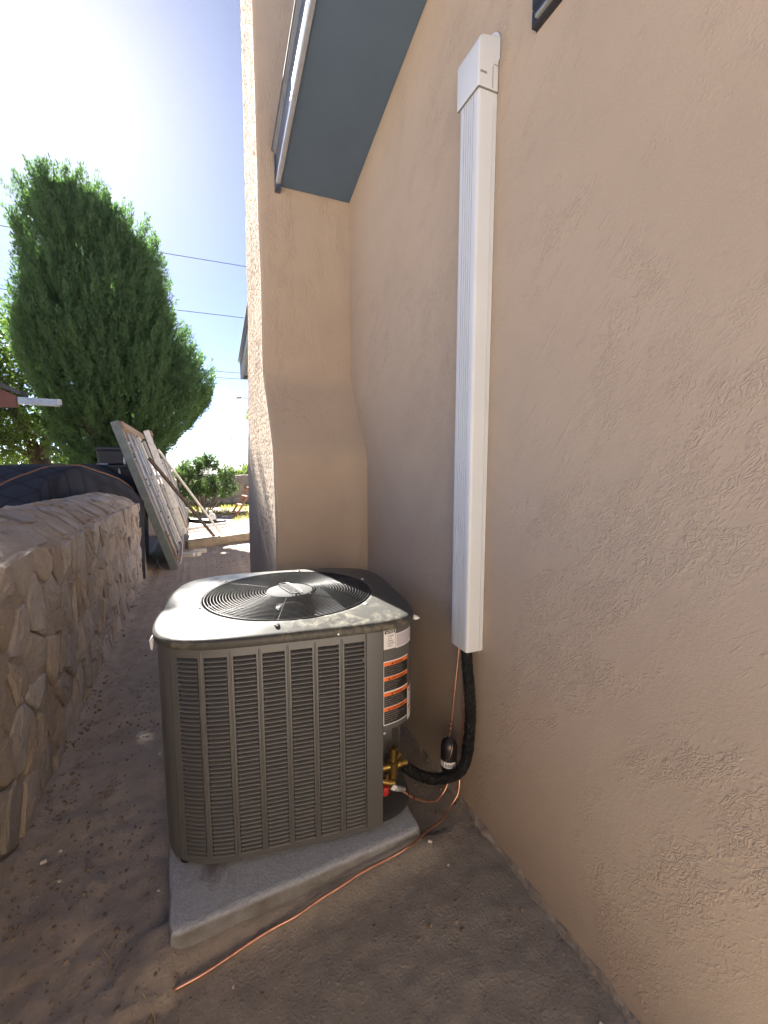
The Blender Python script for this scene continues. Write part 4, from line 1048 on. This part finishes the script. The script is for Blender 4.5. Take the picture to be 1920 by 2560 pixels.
# ================================================================ LEANING SLATTED FRAMES
def leaning(y0, y1, label, seed, nst, bx=-.335, tx=-.935, tz=2.005, rail=None):
    r2 = random.Random(seed); B = Vector((bx, 0, .02)); T = Vector((tx, 0, tz)); ax = (T - B); Ln = ax.length; ax.normalize(); nr = Vector((ax.z, 0, -ax.x))
    if nr.x < 0: nr = -nr
    def P(t, y, h): q = B + ax * t + nr * h; return Vector((q.x, y, q.z))
    o = empty('leaning_frame', (-.335, (y0 + y1) / 2, 0), label, 'slatted frame', 'slatted frames leaning on the wall')
    mb = MB(); mb.beam(P(0, y0 + .03, 0), P(Ln, y0 + .03, 0), .06, .10, up=nr); mb.build('edge_rail', rail or M_GREYP, o, bevel=.004, seg=1)
    mb = MB(); mb.add([P(.03, y0 + .06, -.03), P(Ln - .02, y0 + .06, -.03), P(Ln - .02, y1, -.03), P(.03, y1, -.03)], [(0, 1, 2, 3)]); mb.add([P(.03, y0 + .06, -.045), P(Ln - .02, y0 + .06, -.045), P(Ln - .02, y1, -.045), P(.03, y1, -.045)], [(3, 2, 1, 0)]); mb.build('back_sheet', M_FOIL, o)
    for k in range(nst):
        y = y0 + .11 + (y1 - y0 - .16) * (k + r2.uniform(-.12, .12)) / (nst - 1); y = max(y0 + .10, min(y1 - .04, y))
        wd = r2.choice((.05, .09, .13)); m = r2.choice((M_WHITEB, M_GREYB, M_WOOD, M_WHITEB, M_WHITEB, M_FOIL)); h = r2.uniform(.0, .045)
        a = r2.uniform(0, .10); b = Ln - r2.uniform(.05, .16)
        mb = MB(); mb.beam(P(a, y, h), P(b, y + r2.uniform(-.03, .03), h), wd, .035, up=nr); mb.build('batten', m, o)
        for j in range(3):
            t = Ln * r2.uniform(.12, .92); mb = MB(); mb.tube([P(t, y - .04, h + .02), P(t + .02, y - .02, h + .035), P(t + .02, y + .02, h + .035), P(t, y + .045, h + .02)], .006, 5); mb.build('wire_clip', M_WIRE if j else M_TRIM, o)
    mb = MB(); mb.beam(P(Ln - .06, y0 + .06, .03), P(Ln - .09, y1 - .2, .03), .09, .10, up=nr); mb.build('top_board', M_WOOD, o, bevel=.004, seg=1)
    mb = MB(); mb.beam(P(.10, y0 + .09, .06), P(Ln * .26, y0 + .12, .05), .06, .05, up=nr); mb.build('foot_block', M_WOOD, o, bevel=.004, seg=1)
    mb = MB(); mb.beam(P(.03, y0 + .2, .01), P(.03, y1, .01), .05, .06, up=nr); mb.build('bottom_board', M_WOOD, o, bevel=.004, seg=1)
    return o
leaning(6.56, 9.2, 'nearer tall slatted frame with grey edge leaning at the end of the stone wall', 4, 13)
leaning(9.72, 12.9, 'farther slatted frame leaning on the wall behind the first one', 8, 12, -.275, -.865, 2.09, M_WHITEB)
def single(name, mb, m, label, cat, group=None, **kw): return tag(mb.build(name, m, **kw), label, cat, group)
mb = MB(); mb.beam((-.69, 8.0, 1.545), (.29, 8.74, .045), .045, .045); single('brace_board', mb, M_WOODD, 'dark board propped slanting against the first leaning frame', 'board', None, bevel=.004, seg=1)
mb = MB(); mb.tube([(-.56, 8.05, 1.69), (.455, 8.72, .02)], .021, 10); single('white_pole', mb, M_WHITEB, 'long white pole slanting from the leaning frame to the timber', 'pole', None, smooth=True, auto=50)
mb = MB(); mb.box((.36, 8.42, .075), (1.28, .13, .15), Matrix.Rotation(R(26), 4, 'Z')); single('landscape_timber', mb, M_WOODG, 'grey squared timber lying across the alley at the poles', 'timber', None, bevel=.015)
mb = MB(); mb.tube([(-.30, 10.05, .06), (.15, 10.42, .07), (.60, 10.78, .06)], .035, 8); single('pale_plank', mb, M_WHITEB, 'pale round length lying on the dirt beyond the timber', 'plank', None, smooth=True)
mb = MB(); mb.box((.13, 11.55, .05), (1.15, .16, .08), Matrix.Rotation(R(-42), 4, 'Z')); single('dark_plank', mb, M_DARK, 'black plank lying in the yard beside the white sack', 'plank', None, bevel=.01)
mb = MB(); mb.box((-.34, 12.1, .16), (.12, .04, .38), Matrix.Rotation(R(24), 4, 'Y')); single('white_board_piece', mb, M_WHITEB, 'small white board standing on edge by the far leaning frame', 'board', None, bevel=.004, seg=1)
# small sack with a cap
sk = empty('white_sack', (.29, 11.4, 0), 'small pale tied sack standing on the dirt beyond the white pole', 'sack')
mb = MB(); mb.lathe([(.055, 0), (.085, .04), (.09, .12), (.075, .19), (.045, .23)], (.30, 11.4, .0), (.06, 0, 1), 14); mb.build('body', M_WHITE, sk, smooth=True)
mb = MB(); mb.lathe([(.03, 0), (.05, .02), (.045, .06), (.02, .075)], (.285, 11.4, .235), (-.2, 0, 1), 12); mb.build('tied_top', M_WHITE, sk, smooth=True)
for k, (x, y, rot, lb) in enumerate(((-.175, 7.46, 10, 'pale block nearest the leaning frame foot'), (-.09, 7.55, -12, 'middle pale block in front of the grey timber'), (-.005, 7.68, 24, 'pale block farthest right in front of the timber'))):
    mb = MB(); mb.box((x, y, .035 + ground_z(x, y)), (.10, .19, .065), Matrix.Rotation(R(rot + 60), 4, 'Z')); tag(mb.build('block', M_WHBRICK, bevel=.005), lb, 'block', 'pale blocks on the dirt')
mb = MB(); mb.tube(catmull([(-.235, 7.72, .42), (-.245, 7.5, .28), (-.26, 7.2, .10), (-.28, 6.95, .02), (-.34, 6.70, .012), (-.42, 6.62, .012), (-.50, 6.72, .015), (-.56, 6.95, .03), (-.60, 7.2, .05)], 6), .008, 6); single('white_cable', mb, M_WHITEB, 'thin white cable looped on the dirt at the leaning frame foot', 'cable', None, smooth=True)
# stepladder standing in the sunny yard
ld = empty('wooden_stepladder', (1.15, 12.7, 0), 'reddish wooden stepladder in the sunny yard, partly behind the chimney', 'stepladder')
A1_, B1_ = Vector((.83, 12.92, 0)), Vector((.91, 12.42, 0)); dl = Vector((.72, .55, 1.02)).normalized(); LL = 1.75
mb = MB(); mb.beam(A1_, A1_ + dl * LL, .05, .07, up=(0, -1, .3)); mb.build('rail', M_WOODR, ld, bevel=.004, seg=1)
mb = MB(); mb.beam(B1_, B1_ + dl * LL, .05, .07, up=(0, -1, .3)); mb.build('rail', M_WOODR, ld, bevel=.004, seg=1)
for k in range(6):
    t = .10 + .30 * k; mb = MB(); mb.beam(A1_ + dl * t, B1_ + dl * t, .09, .025, up=(0, 0, 1)); mb.build('step', M_WOODR, ld, bevel=.003, seg=1)
for p in (A1_, B1_):
    e = p + dl * (LL - .04); mb = MB(); mb.beam(e, (e.x + .62, e.y + .45, 0), .035, .05); mb.build('rear_leg', M_WOODR, ld)

# ================================================================ LITTER ON THE GROUND
V = []; F = []
def pebble(x, y, r_):
    n0 = len(V); z = ground_z(x, y); a = random.random() * 6.28; fl = random.uniform(.45, .8)
    for t in range(5):
        q = a + t * 1.2566; k = r_ * random.uniform(.75, 1.2); V.append((x + k * math.cos(q), y + k * math.sin(q), z - r_ * .2))
    for t in range(5):
        q = a + t * 1.2566 + .4; k = r_ * random.uniform(.45, .8); V.append((x + k * math.cos(q), y + k * math.sin(q), z + r_ * fl * random.uniform(.7, 1.1)))
    for t in range(5): F.append((n0 + t, n0 + (t + 1) % 5, n0 + 5 + (t + 1) % 5, n0 + 5 + t))
    F.append((n0 + 5, n0 + 6, n0 + 7, n0 + 8)); F.append((n0 + 5, n0 + 8, n0 + 9, n0 + 9))
def inside_pad(x, y): return -.2 < x < .79 and 1.29 < y < 2.45
cnt = 0
while cnt < 2600:
    y = random.uniform(.55, 8.) if random.random() < .4 else random.uniform(.55, 3.2); x = random.uniform(-.72, 1.0)
    if inside_pad(x, y): continue
    k = fbm(x, y, 1.6, 2, 4.4)
    if x > -.1 and y < 2.6 and random.random() < .72: continue
    if k < -.1 and random.random() < .7: continue
    r_ = random.choice((.003, .003, .004, .005, .006, .009)) * random.uniform(.7, 1.3)
    if x < -.58: r_ *= 1.5
    pebble(x, y, r_); cnt += 1
M_PEB = mat('pebble_mix', (.22, .175, .14), .95, var=.5, scale=55)
mb = MB(); mb.v = V; mb.f = [tuple(dict.fromkeys(f)) for f in F]; mb.f = [f for f in mb.f if len(f) > 2]; mb.mi = [0] * len(mb.f)
tag(mb.build('gravel', M_PEB), kind='stuff')
# dry leaf with a straw, chips, twigs
lf = []
c = Vector((-.432, 2.135, ground_z(-.43, 2.13) + .008))
for t in np.linspace(-1, 1, 9): wdt = .013 * (1 - t * t) + .001; lf += [(c.x + .032 * t, c.y + wdt, c.z + .010 * abs(t)), (c.x + .032 * t, c.y, c.z + .003), (c.x + .032 * t, c.y - wdt, c.z + .012 * abs(t))]
mb = MB(); mb.add(lf, [(3 * i + j, 3 * i + j + 1, 3 * i + j + 4, 3 * i + j + 3) for i in range(8) for j in range(2)]); single('dry_leaf', mb, M_WOOD, 'curled brown dry leaf on the dirt left of the unit', 'leaf')
def gp(x, y, d=.004): return (x, y, ground_z(x, y) + d)
mb = MB(); mb.tube(catmull([gp(-.405, 2.26), gp(-.42, 2.20, .012), gp(-.437, 2.13, .022), gp(-.44, 2.05, .008), gp(-.425, 1.99), gp(-.40, 1.955)], 5), .0022, 5); single('straw_stem', mb, M_STRAW, 'long dry straw stem lying across the brown leaf', 'straw', None, smooth=True)
chips = ((-.589, 1.853, .013, 'white chip nearest the stone wall in the left dirt'), (-.544, 1.885, .008, 'thin white sliver beside the wall side chip'), (-.512, 1.738, .007, 'small pale chip low in the left dirt'), (-.185, 1.55, .006, 'pale chip beside the left edge of the slab'), (.031, 1.180, .005, 'white speck on the dark dirt in front of the copper tube'), (.80, 1.27, .006, 'pale chip on the dirt right of the slab'), (.93, .70, .012, 'pale chip beside the wall foot at the bottom'), (-.235, 2.343, .009, 'pale chip on the dirt behind the unit side'), (.773, 1.362, .011, 'white chip at the right corner of the slab'))
for x, y, s, lb in chips:
    z = ground_z(x, y); mb = MB(); mb.box((x, y, z + s * .35), (s * 1.5, s, s * .7), Matrix.Rotation(random.uniform(0, 3), 4, 'Z') @ Matrix.Rotation(random.uniform(-.4, .4), 4, 'X')); tag(mb.build('chip', M_CHIP, bevel=s * .12, seg=1), lb, 'chip', 'pale chips on the dirt')
tw = (((-.20, 1.23), (-.17, 1.18), (-.165, 1.13)), ((-.14, 1.09), (-.12, 1.12), (-.10, 1.17)), ((-.33, 1.42), (-.30, 1.37), (-.31, 1.33)))
for k, t in enumerate(tw):
    mb = MB(); mb.tube(catmull([gp(*q) for q in t], 4), .0016, 5); tag(mb.build('twig', M_STRAW), ('dry twig left of the copper tube end', 'dry twig below the copper tube end', 'dry twig on the dirt left of the slab corner')[k], 'twig', 'dry twigs on the dirt')

# ================================================================ TREES AND SHRUBS
def blades(name, P, D, size, aspect, mtl, parent, seed, droop=0., curl=.25, jit=.5):
    """many small leaf quads: P positions, D growth directions"""
    rg = np.random.default_rng(seed); n = len(P)
    D = D + rg.normal(0, jit, D.shape); D /= np.linalg.norm(D, axis=1, keepdims=True)
    r_ = rg.normal(0, 1, D.shape); S = np.cross(D, r_); S /= np.linalg.norm(S, axis=1, keepdims=True) + 1e-9; N = np.cross(S, D)
    L = size * rg.uniform(.6, 1.35, (n, 1)); Wd = L * aspect
    a = P; b = P + D * L * .5 + S * Wd * .5 + N * L * curl * .3; c = P + D * L + N * L * curl * -.2; d = P + D * L * .5 - S * Wd * .5 + N * L * curl * .3
    V = np.stack([a, b, c, d], 1).reshape(-1, 3); F = np.arange(4 * n).reshape(n, 4)
    return np_mesh(name, V, F, mtl, parent)
def branchy(mb, a, b, r0, r1, n=6, wob=.05, sd=1.):
    a = Vector(a); b = Vector(b); pts = []; L = (b - a).length
    for i in range(n + 1):
        t = i / n; p = a.lerp(b, t); pts.append(p + Vector((mnoise.noise((t * 3, sd, 1)), mnoise.noise((t * 3, sd, 5)), 0)) * wob * L * math.sin(math.pi * t))
    mb.tube(pts, [r0 + (r1 - r0) * i / n for i in range(n + 1)], 8)

# ---- big cypress: outline read off at its own distance, plumes of upright sprays over an inner mass of twigs
CYL = [(7.02, -2.25), (6.90, -2.42), (6.77, -2.50), (6.44, -2.70), (5.85, -3.01), (5.49, -3.08), (5.25, -2.95), (5.05, -2.93), (4.77, -3.03), (4.35, -3.09), (3.94, -3.25), (3.4, -3.22), (3.0, -3.12), (2.57, -2.95), (1.9, -2.7), (1.3, -2.4)]
CYR = [(7.02, -2.0), (6.97, -1.79), (6.58, -1.56), (6.26, -1.19), (5.98, -.86), (5.61, -.46), (5.11, -.31), (4.64, -.21), (4.12, -.05), (3.51, .27), (2.9, .52), (2.6, .50), (2.46, .36), (2.01, .0), (1.68, -.42), (1.3, -.8)]
zl = np.array(CYL)[::-1]; zr = np.array(CYR)[::-1]
def cyp_c(z):
    l = np.interp(z, zl[:, 0], zl[:, 1]); r_ = np.interp(z, zr[:, 0], zr[:, 1]); return (l + r_) / 2, (r_ - l) / 2
cyp = empty('cypress_tree', (-1.7, 10.7, 0), 'big dense dark green cypress tree beyond the stone wall', 'tree')
mb = MB(); branchy(mb, (-1.75, 10.7, -.1), (-1.8, 10.7, 5.6), .20, .04, 10, .02, 3); 
for k, (x, y, z, h) in enumerate(((-1.2, 10.6, .2, 3.6), (-2.2, 10.8, .2, 4.2), (-1.75, 10.2, .3, 4.0), (-1.0, 10.9, .5, 3.0), (-2.1, 10.4, .6, 3.2))): branchy(mb, (-1.75 + (x + 1.75) * .3, 10.7 + (y - 10.7) * .3, z), (x, y, h), .08, .02, 7, .05, k)
mb.build('trunk', M_BARK, cyp, smooth=True)
rg = np.random.default_rng(5)
def cyp_surface(n, rng, k=1.0):
    z = rng.uniform(1.25, 6.5, n * 3); cx, cw = cyp_c(z); keep = rng.uniform(0, 1, n * 3) < np.clip((cw + .25) / 1.9, .12, 1); z = z[keep][:n]; cx, cw = cyp_c(z); m = len(z)
    a = rng.uniform(0, 2 * np.pi, m); dep = np.maximum(cw * .72, .22)
    # vertical flutes and lumps make the plumes stand apart
    lump = np.array([mnoise.noise((math.cos(q) * 2.6 + 3, math.sin(q) * 2.6, zz * .9)) for q, zz in zip(a, z)])
    l2 = np.array([mnoise.noise((math.cos(q) * 6.5 + 1, math.sin(q) * 6.5, zz * 2.4 + 5)) for q, zz in zip(a, z)]); rr_ = (k + .11 * lump + .05 * l2) * (1 if k > .9 else 1)
    x = cx + np.maximum(cw * .92 - .16, .05) * rr_ * np.cos(a); y = 10.7 + dep * rr_ * np.sin(a)
    return np.stack([x, y, z], 1), np.stack([np.cos(a), np.sin(a), np.zeros(m)], 1), lump
PN = 2300
pp, on, lump = cyp_surface(PN, rg); m = len(pp)
dirs = on * (.38 + .2 * rg.random((m, 1))) + np.array([0, 0, 1.]); top = np.clip((pp[:, 2] - 5.5) / 1.5, 0, 1)[:, None]; low = np.clip((2.8 - pp[:, 2]) / 1.5, 0, 1)[:, None]
dirs = dirs * (1 - .4 * top) + np.array([0, 0, .5]) * top - np.array([0, 0, .75]) * low; dirs /= np.linalg.norm(dirs, axis=1, keepdims=True)
NB = 74; Lp = rg.uniform(.22, .70, (m, 1)); pr_ = rg.uniform(.55, 1.5, (m, 1)); T = rg.random((m, NB)); rad = .105 * pr_ * (1 - .8 * T) * np.sqrt(rg.random((m, NB)))
sh = rg.normal(0, 1, (m, NB, 3)); sh /= np.linalg.norm(sh, axis=2, keepdims=True)
P = pp[:, None, :] - on[:, None, :] * .08 + dirs[:, None, :] * (T[..., None] * Lp[:, None, :]) + sh * rad[..., None]
Dv = np.repeat(dirs[:, None, :], NB, 1) + sh * .55
ok = (P[..., 2] < 6.86)
blades('crown', P[ok], Dv[ok], .062, .30, M_CYP, cyp, 3, jit=.2)
ip, io, il = cyp_surface(3600, rg, .74)
ip2, io2, _ = cyp_surface(2200, rg, .45)
ip = np.concatenate([ip, ip2]); io = np.concatenate([io, io2])
hole = np.array([mnoise.noise((p[0] * 1.1, p[1] * .4, p[2] * .8 + 9)) for p in ip]); kp = (hole < .42) & (ip[:, 2] < 6.35)
blades('inner_foliage', ip[kp], (io * .5 + np.array([0, 0, 1.]))[kp], .34, .42, M_CYP, cyp, 9, jit=.4)

# ---- broadleaf trees
def broad_tree(name, base, label, crown_pts, n, leaf, trunk, mtl, seed, group=None):
    o = empty(name, base, label, 'tree', group); mb = MB()
    for k, (a, b, r0, r1) in enumerate(trunk): branchy(mb, a, b, r0, r1, 7, .06, k + seed)
    mb.build('trunk', M_BARK, o, smooth=True)
    r2 = np.random.default_rng(seed); Ps = []
    wts = np.array([c[3] ** 2 for c in crown_pts]); wts = wts / wts.sum()
    for (x, y, z, rd), wt in zip(crown_pts, wts):
        k = int(n * wt); ncl = max(6, k // 26); d = r2.normal(0, 1, (ncl, 3)); d /= np.linalg.norm(d, axis=1, keepdims=True)
        c = np.array([x, y, z]) + d * rd * (r2.random((ncl, 1)) ** .4) * np.array([1, 1, .85]); q = np.repeat(c, 26, 0) + r2.normal(0, .11 * rd ** .3, (ncl * 26, 3)); Ps.append(q)
    P = np.concatenate(Ps); D = r2.normal(0, 1, P.shape) + np.array([0, 0, -.25]); D /= np.linalg.norm(D, axis=1, keepdims=True)
    blades('crown', P, D, leaf, .55, mtl, o, seed + 1, jit=.1); return o
broad_tree('broadleaf_tree', (-3.35, 12.2, 0), 'bright leafy tree with forked brown trunk behind the cypress on the left', [(-4.4, 12.4, 4.4, 1.0), (-4.1, 12.2, 3.4, .9), (-3.7, 12.6, 2.9, .8), (-3.3, 12.3, 2.45, .6), (-4.3, 12.1, 2.3, .7), (-3.2, 13.0, 3.7, .7), (-3.9, 12.9, 3.9, .7), (-4.6, 12.2, 1.7, .5), (-3.0, 12.6, 2.2, .45), (-3.75, 12.0, 1.95, .5), (-4.8, 12.5, 3.1, .8), (-3.5, 11.4, 1.9, .5), (-2.7, 11.6, 1.95, .45), (-2.5, 11.7, 2.4, .4), (-3.0, 11.3, 2.3, .4), (-3.9, 11.4, 1.7, .5), (-2.3, 11.6, 1.75, .3)], 21000, .085,
           [((-3.15, 12.0, -.1), (-3.2, 12.05, 1.55), .26, .21), ((-3.2, 12.05, 1.5), (-3.9, 12.2, 3.6), .14, .04), ((-3.15, 12.05, 1.5), (-2.85, 12.2, 2.9), .13, .05), ((-3.0, 12.1, 2.1), (-3.2, 12.6, 3.9), .08, .02), ((-3.2, 12.0, 1.5), (-4.3, 12.1, 2.3), .08, .02)], M_BROAD, 31)
broad_tree('pepper_tree', (2.75, 20.5, -.2), 'pale leafy tree mostly hidden behind the house chimney', [(2.95, 20.5, 3.5, .75), (2.45, 20.3, 3.55, .45), (3.4, 20.6, 4.0, .8), (2.7, 20.4, 2.9, .4)], 2600, .10, [((2.95, 20.5, -.3), (3.0, 20.5, 3.2), .12, .06)], M_PALE, 41)
def shrub(name, base, label, blobs, n, leaf, mtl, seed, asp=.3, cat='shrub'):
    o = empty(name, base, label, cat); mb = MB(); bx, by, bz = base
    for k, (x, y, z, rd) in enumerate(blobs): branchy(mb, (bx + (x - bx) * .2, by + (y - by) * .2, bz - .05), (x, y, z + rd * .5), .022, .006, 6, .06, k + seed)
    mb.build('stems', M_BARK, o, smooth=True)
    r2 = np.random.default_rng(seed); Ps = []; Ds = []; w_ = np.array([b[3] ** 2 for b in blobs]); w_ /= w_.sum()
    for (x, y, z, rd), q in zip(blobs, w_):
        ns = max(5, int(n * q) // 18); d = r2.normal(0, 1, (ns, 3)); d /= np.linalg.norm(d, axis=1, keepdims=True); d[:, 2] = np.abs(d[:, 2]) * .9 + .1 * d[:, 2]
        root = np.array([x, y, z]) + d * rd * r2.uniform(.35, .95, (ns, 1)); t = r2.random((ns, 18, 1)); gd = d * .6 + np.array([0, 0, .7])
        Ps.append((root[:, None, :] + gd[:, None, :] * t * .22 + r2.normal(0, .02, (ns, 18, 3))).reshape(-1, 3)); Ds.append((gd[:, None, :] * .8 + r2.normal(0, .55, (ns, 18, 3))).reshape(-1, 3))
    blades('foliage', np.concatenate(Ps), np.concatenate(Ds), leaf, asp, mtl, o, seed, jit=.1); return o
shrub('oleander_shrub', (.15, 14.5, 0), 'large green bush at the back of the yard before the far stone wall', [(-.45, 14.5, .75, .35), (-.15, 14.4, .95, .38), (.30, 14.5, 1.15, .38), (.15, 14.4, .45, .45), (.65, 14.5, .75, .36), (.55, 14.4, .35, .38), (-.40, 14.3, .30, .38), (.36, 14.6, 1.40, .20), (.02, 14.6, 1.25, .22), (-.40, 14.7, 1.05, .25), (.85, 14.6, 1.0, .22), (.95, 14.5, .45, .22)], 12000, .085, M_OLE, 51)
shrub('far_shrub', (2.6, 27, -.4), 'low far bush beyond the yard wall beside the lamp post', [(2.35, 27, .45, .5), (3.0, 27.2, .55, .45), (1.7, 27.2, .5, .45)], 1800, .16, M_PALE, 61, .5)
shrub('far_shrub', (3.6, 38, -1), 'small distant leafy bush right by the chimney edge', [(3.75, 38, .75, .5), (3.6, 38, .2, .7)], 700, .2, M_PALE, 63, .5)
shrub('back_hedge', (-4.2, 19, 0), 'sunlit yellow green hedge seen under the cypress branches', [(-6.0, 19, .9, .9), (-5.0, 19, 1.1, .9), (-4.2, 19.2, .9, .9), (-3.3, 19, 1.0, .9), (-2.4, 19, .9, .8)], 5000, .14, M_BROAD, 65, .5, 'hedge')
# dry grass tufts in the sunny yard
rg = np.random.default_rng(77); gx_ = rg.uniform(-.3, 2.2, 5200); gy_ = rg.uniform(11.2, 16.2, 5200)
kk = np.array([mnoise.noise((x * 1.3, y * 1.1, 2.)) for x, y in zip(gx_, gy_)]) + np.clip((gy_ - 12.5) * .15, -.3, .3); sel = kk > .06; gx_, gy_ = gx_[sel], gy_[sel]
Pg = np.stack([gx_, gy_, np.array([ground_z(x, y) for x, y in zip(gx_, gy_)])], 1)
tag(blades('dry_grass', Pg, np.tile(np.array([0, 0, 1.]), (len(Pg), 1)), .10, .12, M_GRASS, None, 78, jit=.35), kind='stuff')

# ================================================================ NEIGHBOUR ROOF, LAMPS, WIRES, FAR STRIP
nb = empty('neighbour_house', (-4.6, 9.2, 0), 'brown neighbouring gable with dark roof edge and metal gutter behind the wall', 'house')
mb = MB(); mb.prism([(-6.6, 8.32, 2.30), (-2.42, 8.32, 2.30), (-2.42, 8.32, 2.47), (-4.5, 8.32, 3.42), (-6.6, 8.32, 2.47)], (0, .05, 0)); mb.build('gable_board', M_SIDING, nb)
mb = MB(); mb.prism([(-6.6, 8.6, 0), (-2.75, 8.6, 0), (-2.75, 8.6, 2.30), (-6.6, 8.6, 2.30)], (0, .15, 0)); mb.build('wall', M_SIDING, nb) if False else None
mb = MB()
for xa, xb, za, zb in ((-2.36, -4.5, 2.475, 3.46), (-4.5, -6.7, 3.46, 2.42)): mb.prism([(xa, 8.26, za), (xb, 8.26, zb), (xb, 8.26, zb + .07), (xa, 8.26, za + .07)], (0, .35, 0))
mb.build('roof', M_ROOFM, nb)
mb = MB(); mb.prism([(-6.6, 8.36, -.1), (-5.2, 8.36, -.1), (-5.2, 8.36, 2.30), (-6.6, 8.36, 2.30)], (0, .2, 0)); mb.build('wall', M_SIDING, nb)
mb = MB(); mb.prism([(-2.405, 8.30, 2.452), (-2.405, 8.30, 2.36), (-2.405, 8.38, 2.35), (-2.405, 8.40, 2.452), (-2.405, 8.39, 2.452), (-2.405, 8.372, 2.36), (-2.405, 8.31, 2.37), (-2.405, 8.31, 2.452)], (.50, .02, -.008)); mb.build('gutter', M_GUTTER, nb)
mb = MB(); mb.box((-1.90, 8.36, 2.405), (.035, .10, .085)); mb.build('gutter_end', M_WHITEB, nb)
def lamp(x, y, zb, zt, arm, label, reach=1.):
    o = empty('street_lamp', (x, y, zb), label, 'street lamp', 'street lamps beyond the yard'); r_ = .075
    mb = MB(); pts = catmull([(x, y, zb), (x, y, zb + (zt - zb) * .5), (x, y, zt - .5 * reach), (x + arm * .15, y, zt - .12 * reach), (x + arm * .6, y, zt), (x + arm, y, zt + .02)], 6); mb.tube(pts, [r_ - .035 * i / len(pts) for i in range(len(pts))], 8); mb.build('pole', M_CARBON, o, smooth=True)
    mb = MB(); mb.lathe([(.03, 0), (.10, .1), (.12, .35), (.06, .6)], (x + arm, y, zt + .02), (math.copysign(1, arm), 0, -.06), 8); mb.build('lamp_head', M_CARBON, o, smooth=True)
lamp(5.72, 80, -7.5, 5.75, 1.0, 'slim distant street lamp standing above the far yard wall')
lamp(5.6, 40, -2, 6.85, -1.75, 'nearer street lamp whose arm shows left of the chimney', .5)
for k, (y, za, zb, sag, lb) in enumerate(((30, 13.6, 13.45, .35, 'highest power line crossing the sky behind the cypress'), (31, 10.65, 10.8, .45, 'second power line crossing the sky right of the cypress'), (40, 9.0, 8.8, .5, 'third power line, upper of the low close pair'), (41, 8.65, 8.5, .5, 'fourth power line, lower of the low close pair'), (70, 5.2, 4.6, .3, 'lowest faint distant power line near the horizon'))):
    pts = [(x, y, za + (zb - za) * (x + 40) / 80 - sag * (1 - ((x + 2) / 42) ** 2) + sag) for x in np.linspace(-40, 40, 41)]
    mb = MB(); mb.tube(pts, .020 if y < 60 else .03, 5); tag(mb.build('power_line', M_WIRE), lb, 'power line', 'power lines over the yard')
M_FARCONC = mat('pale_far_concrete', (.50, .48, .45), .9, var=.1, scale=.5)
mb = MB(); mb.box((6, 30, -.05), (26, .3, 1.5)); single('concrete_barrier', mb, M_FARCONC, 'pale low concrete barrier seen over the far stone wall', 'barrier', None, bevel=.03)

# ================================================================ AIR
def haze():
    m = bpy.data.materials.new('haze'); m.use_nodes = True; t = m.node_tree; t.nodes.clear()
    o = t.nodes.new('ShaderNodeOutputMaterial'); v = t.nodes.new('ShaderNodeVolumePrincipled')
    v.inputs['Color'].default_value = (.80, .88, 1, 1); v.inputs['Density'].default_value = 1.6e-4; v.inputs['Anisotropy'].default_value = .3
    t.links.new(v.outputs[0], o.inputs['Volume'])
    mb = MB(); mb.box((0, 0, -16), (30000, 30000, 66)); tag(mb.build('haze', m), kind='stuff')
haze()
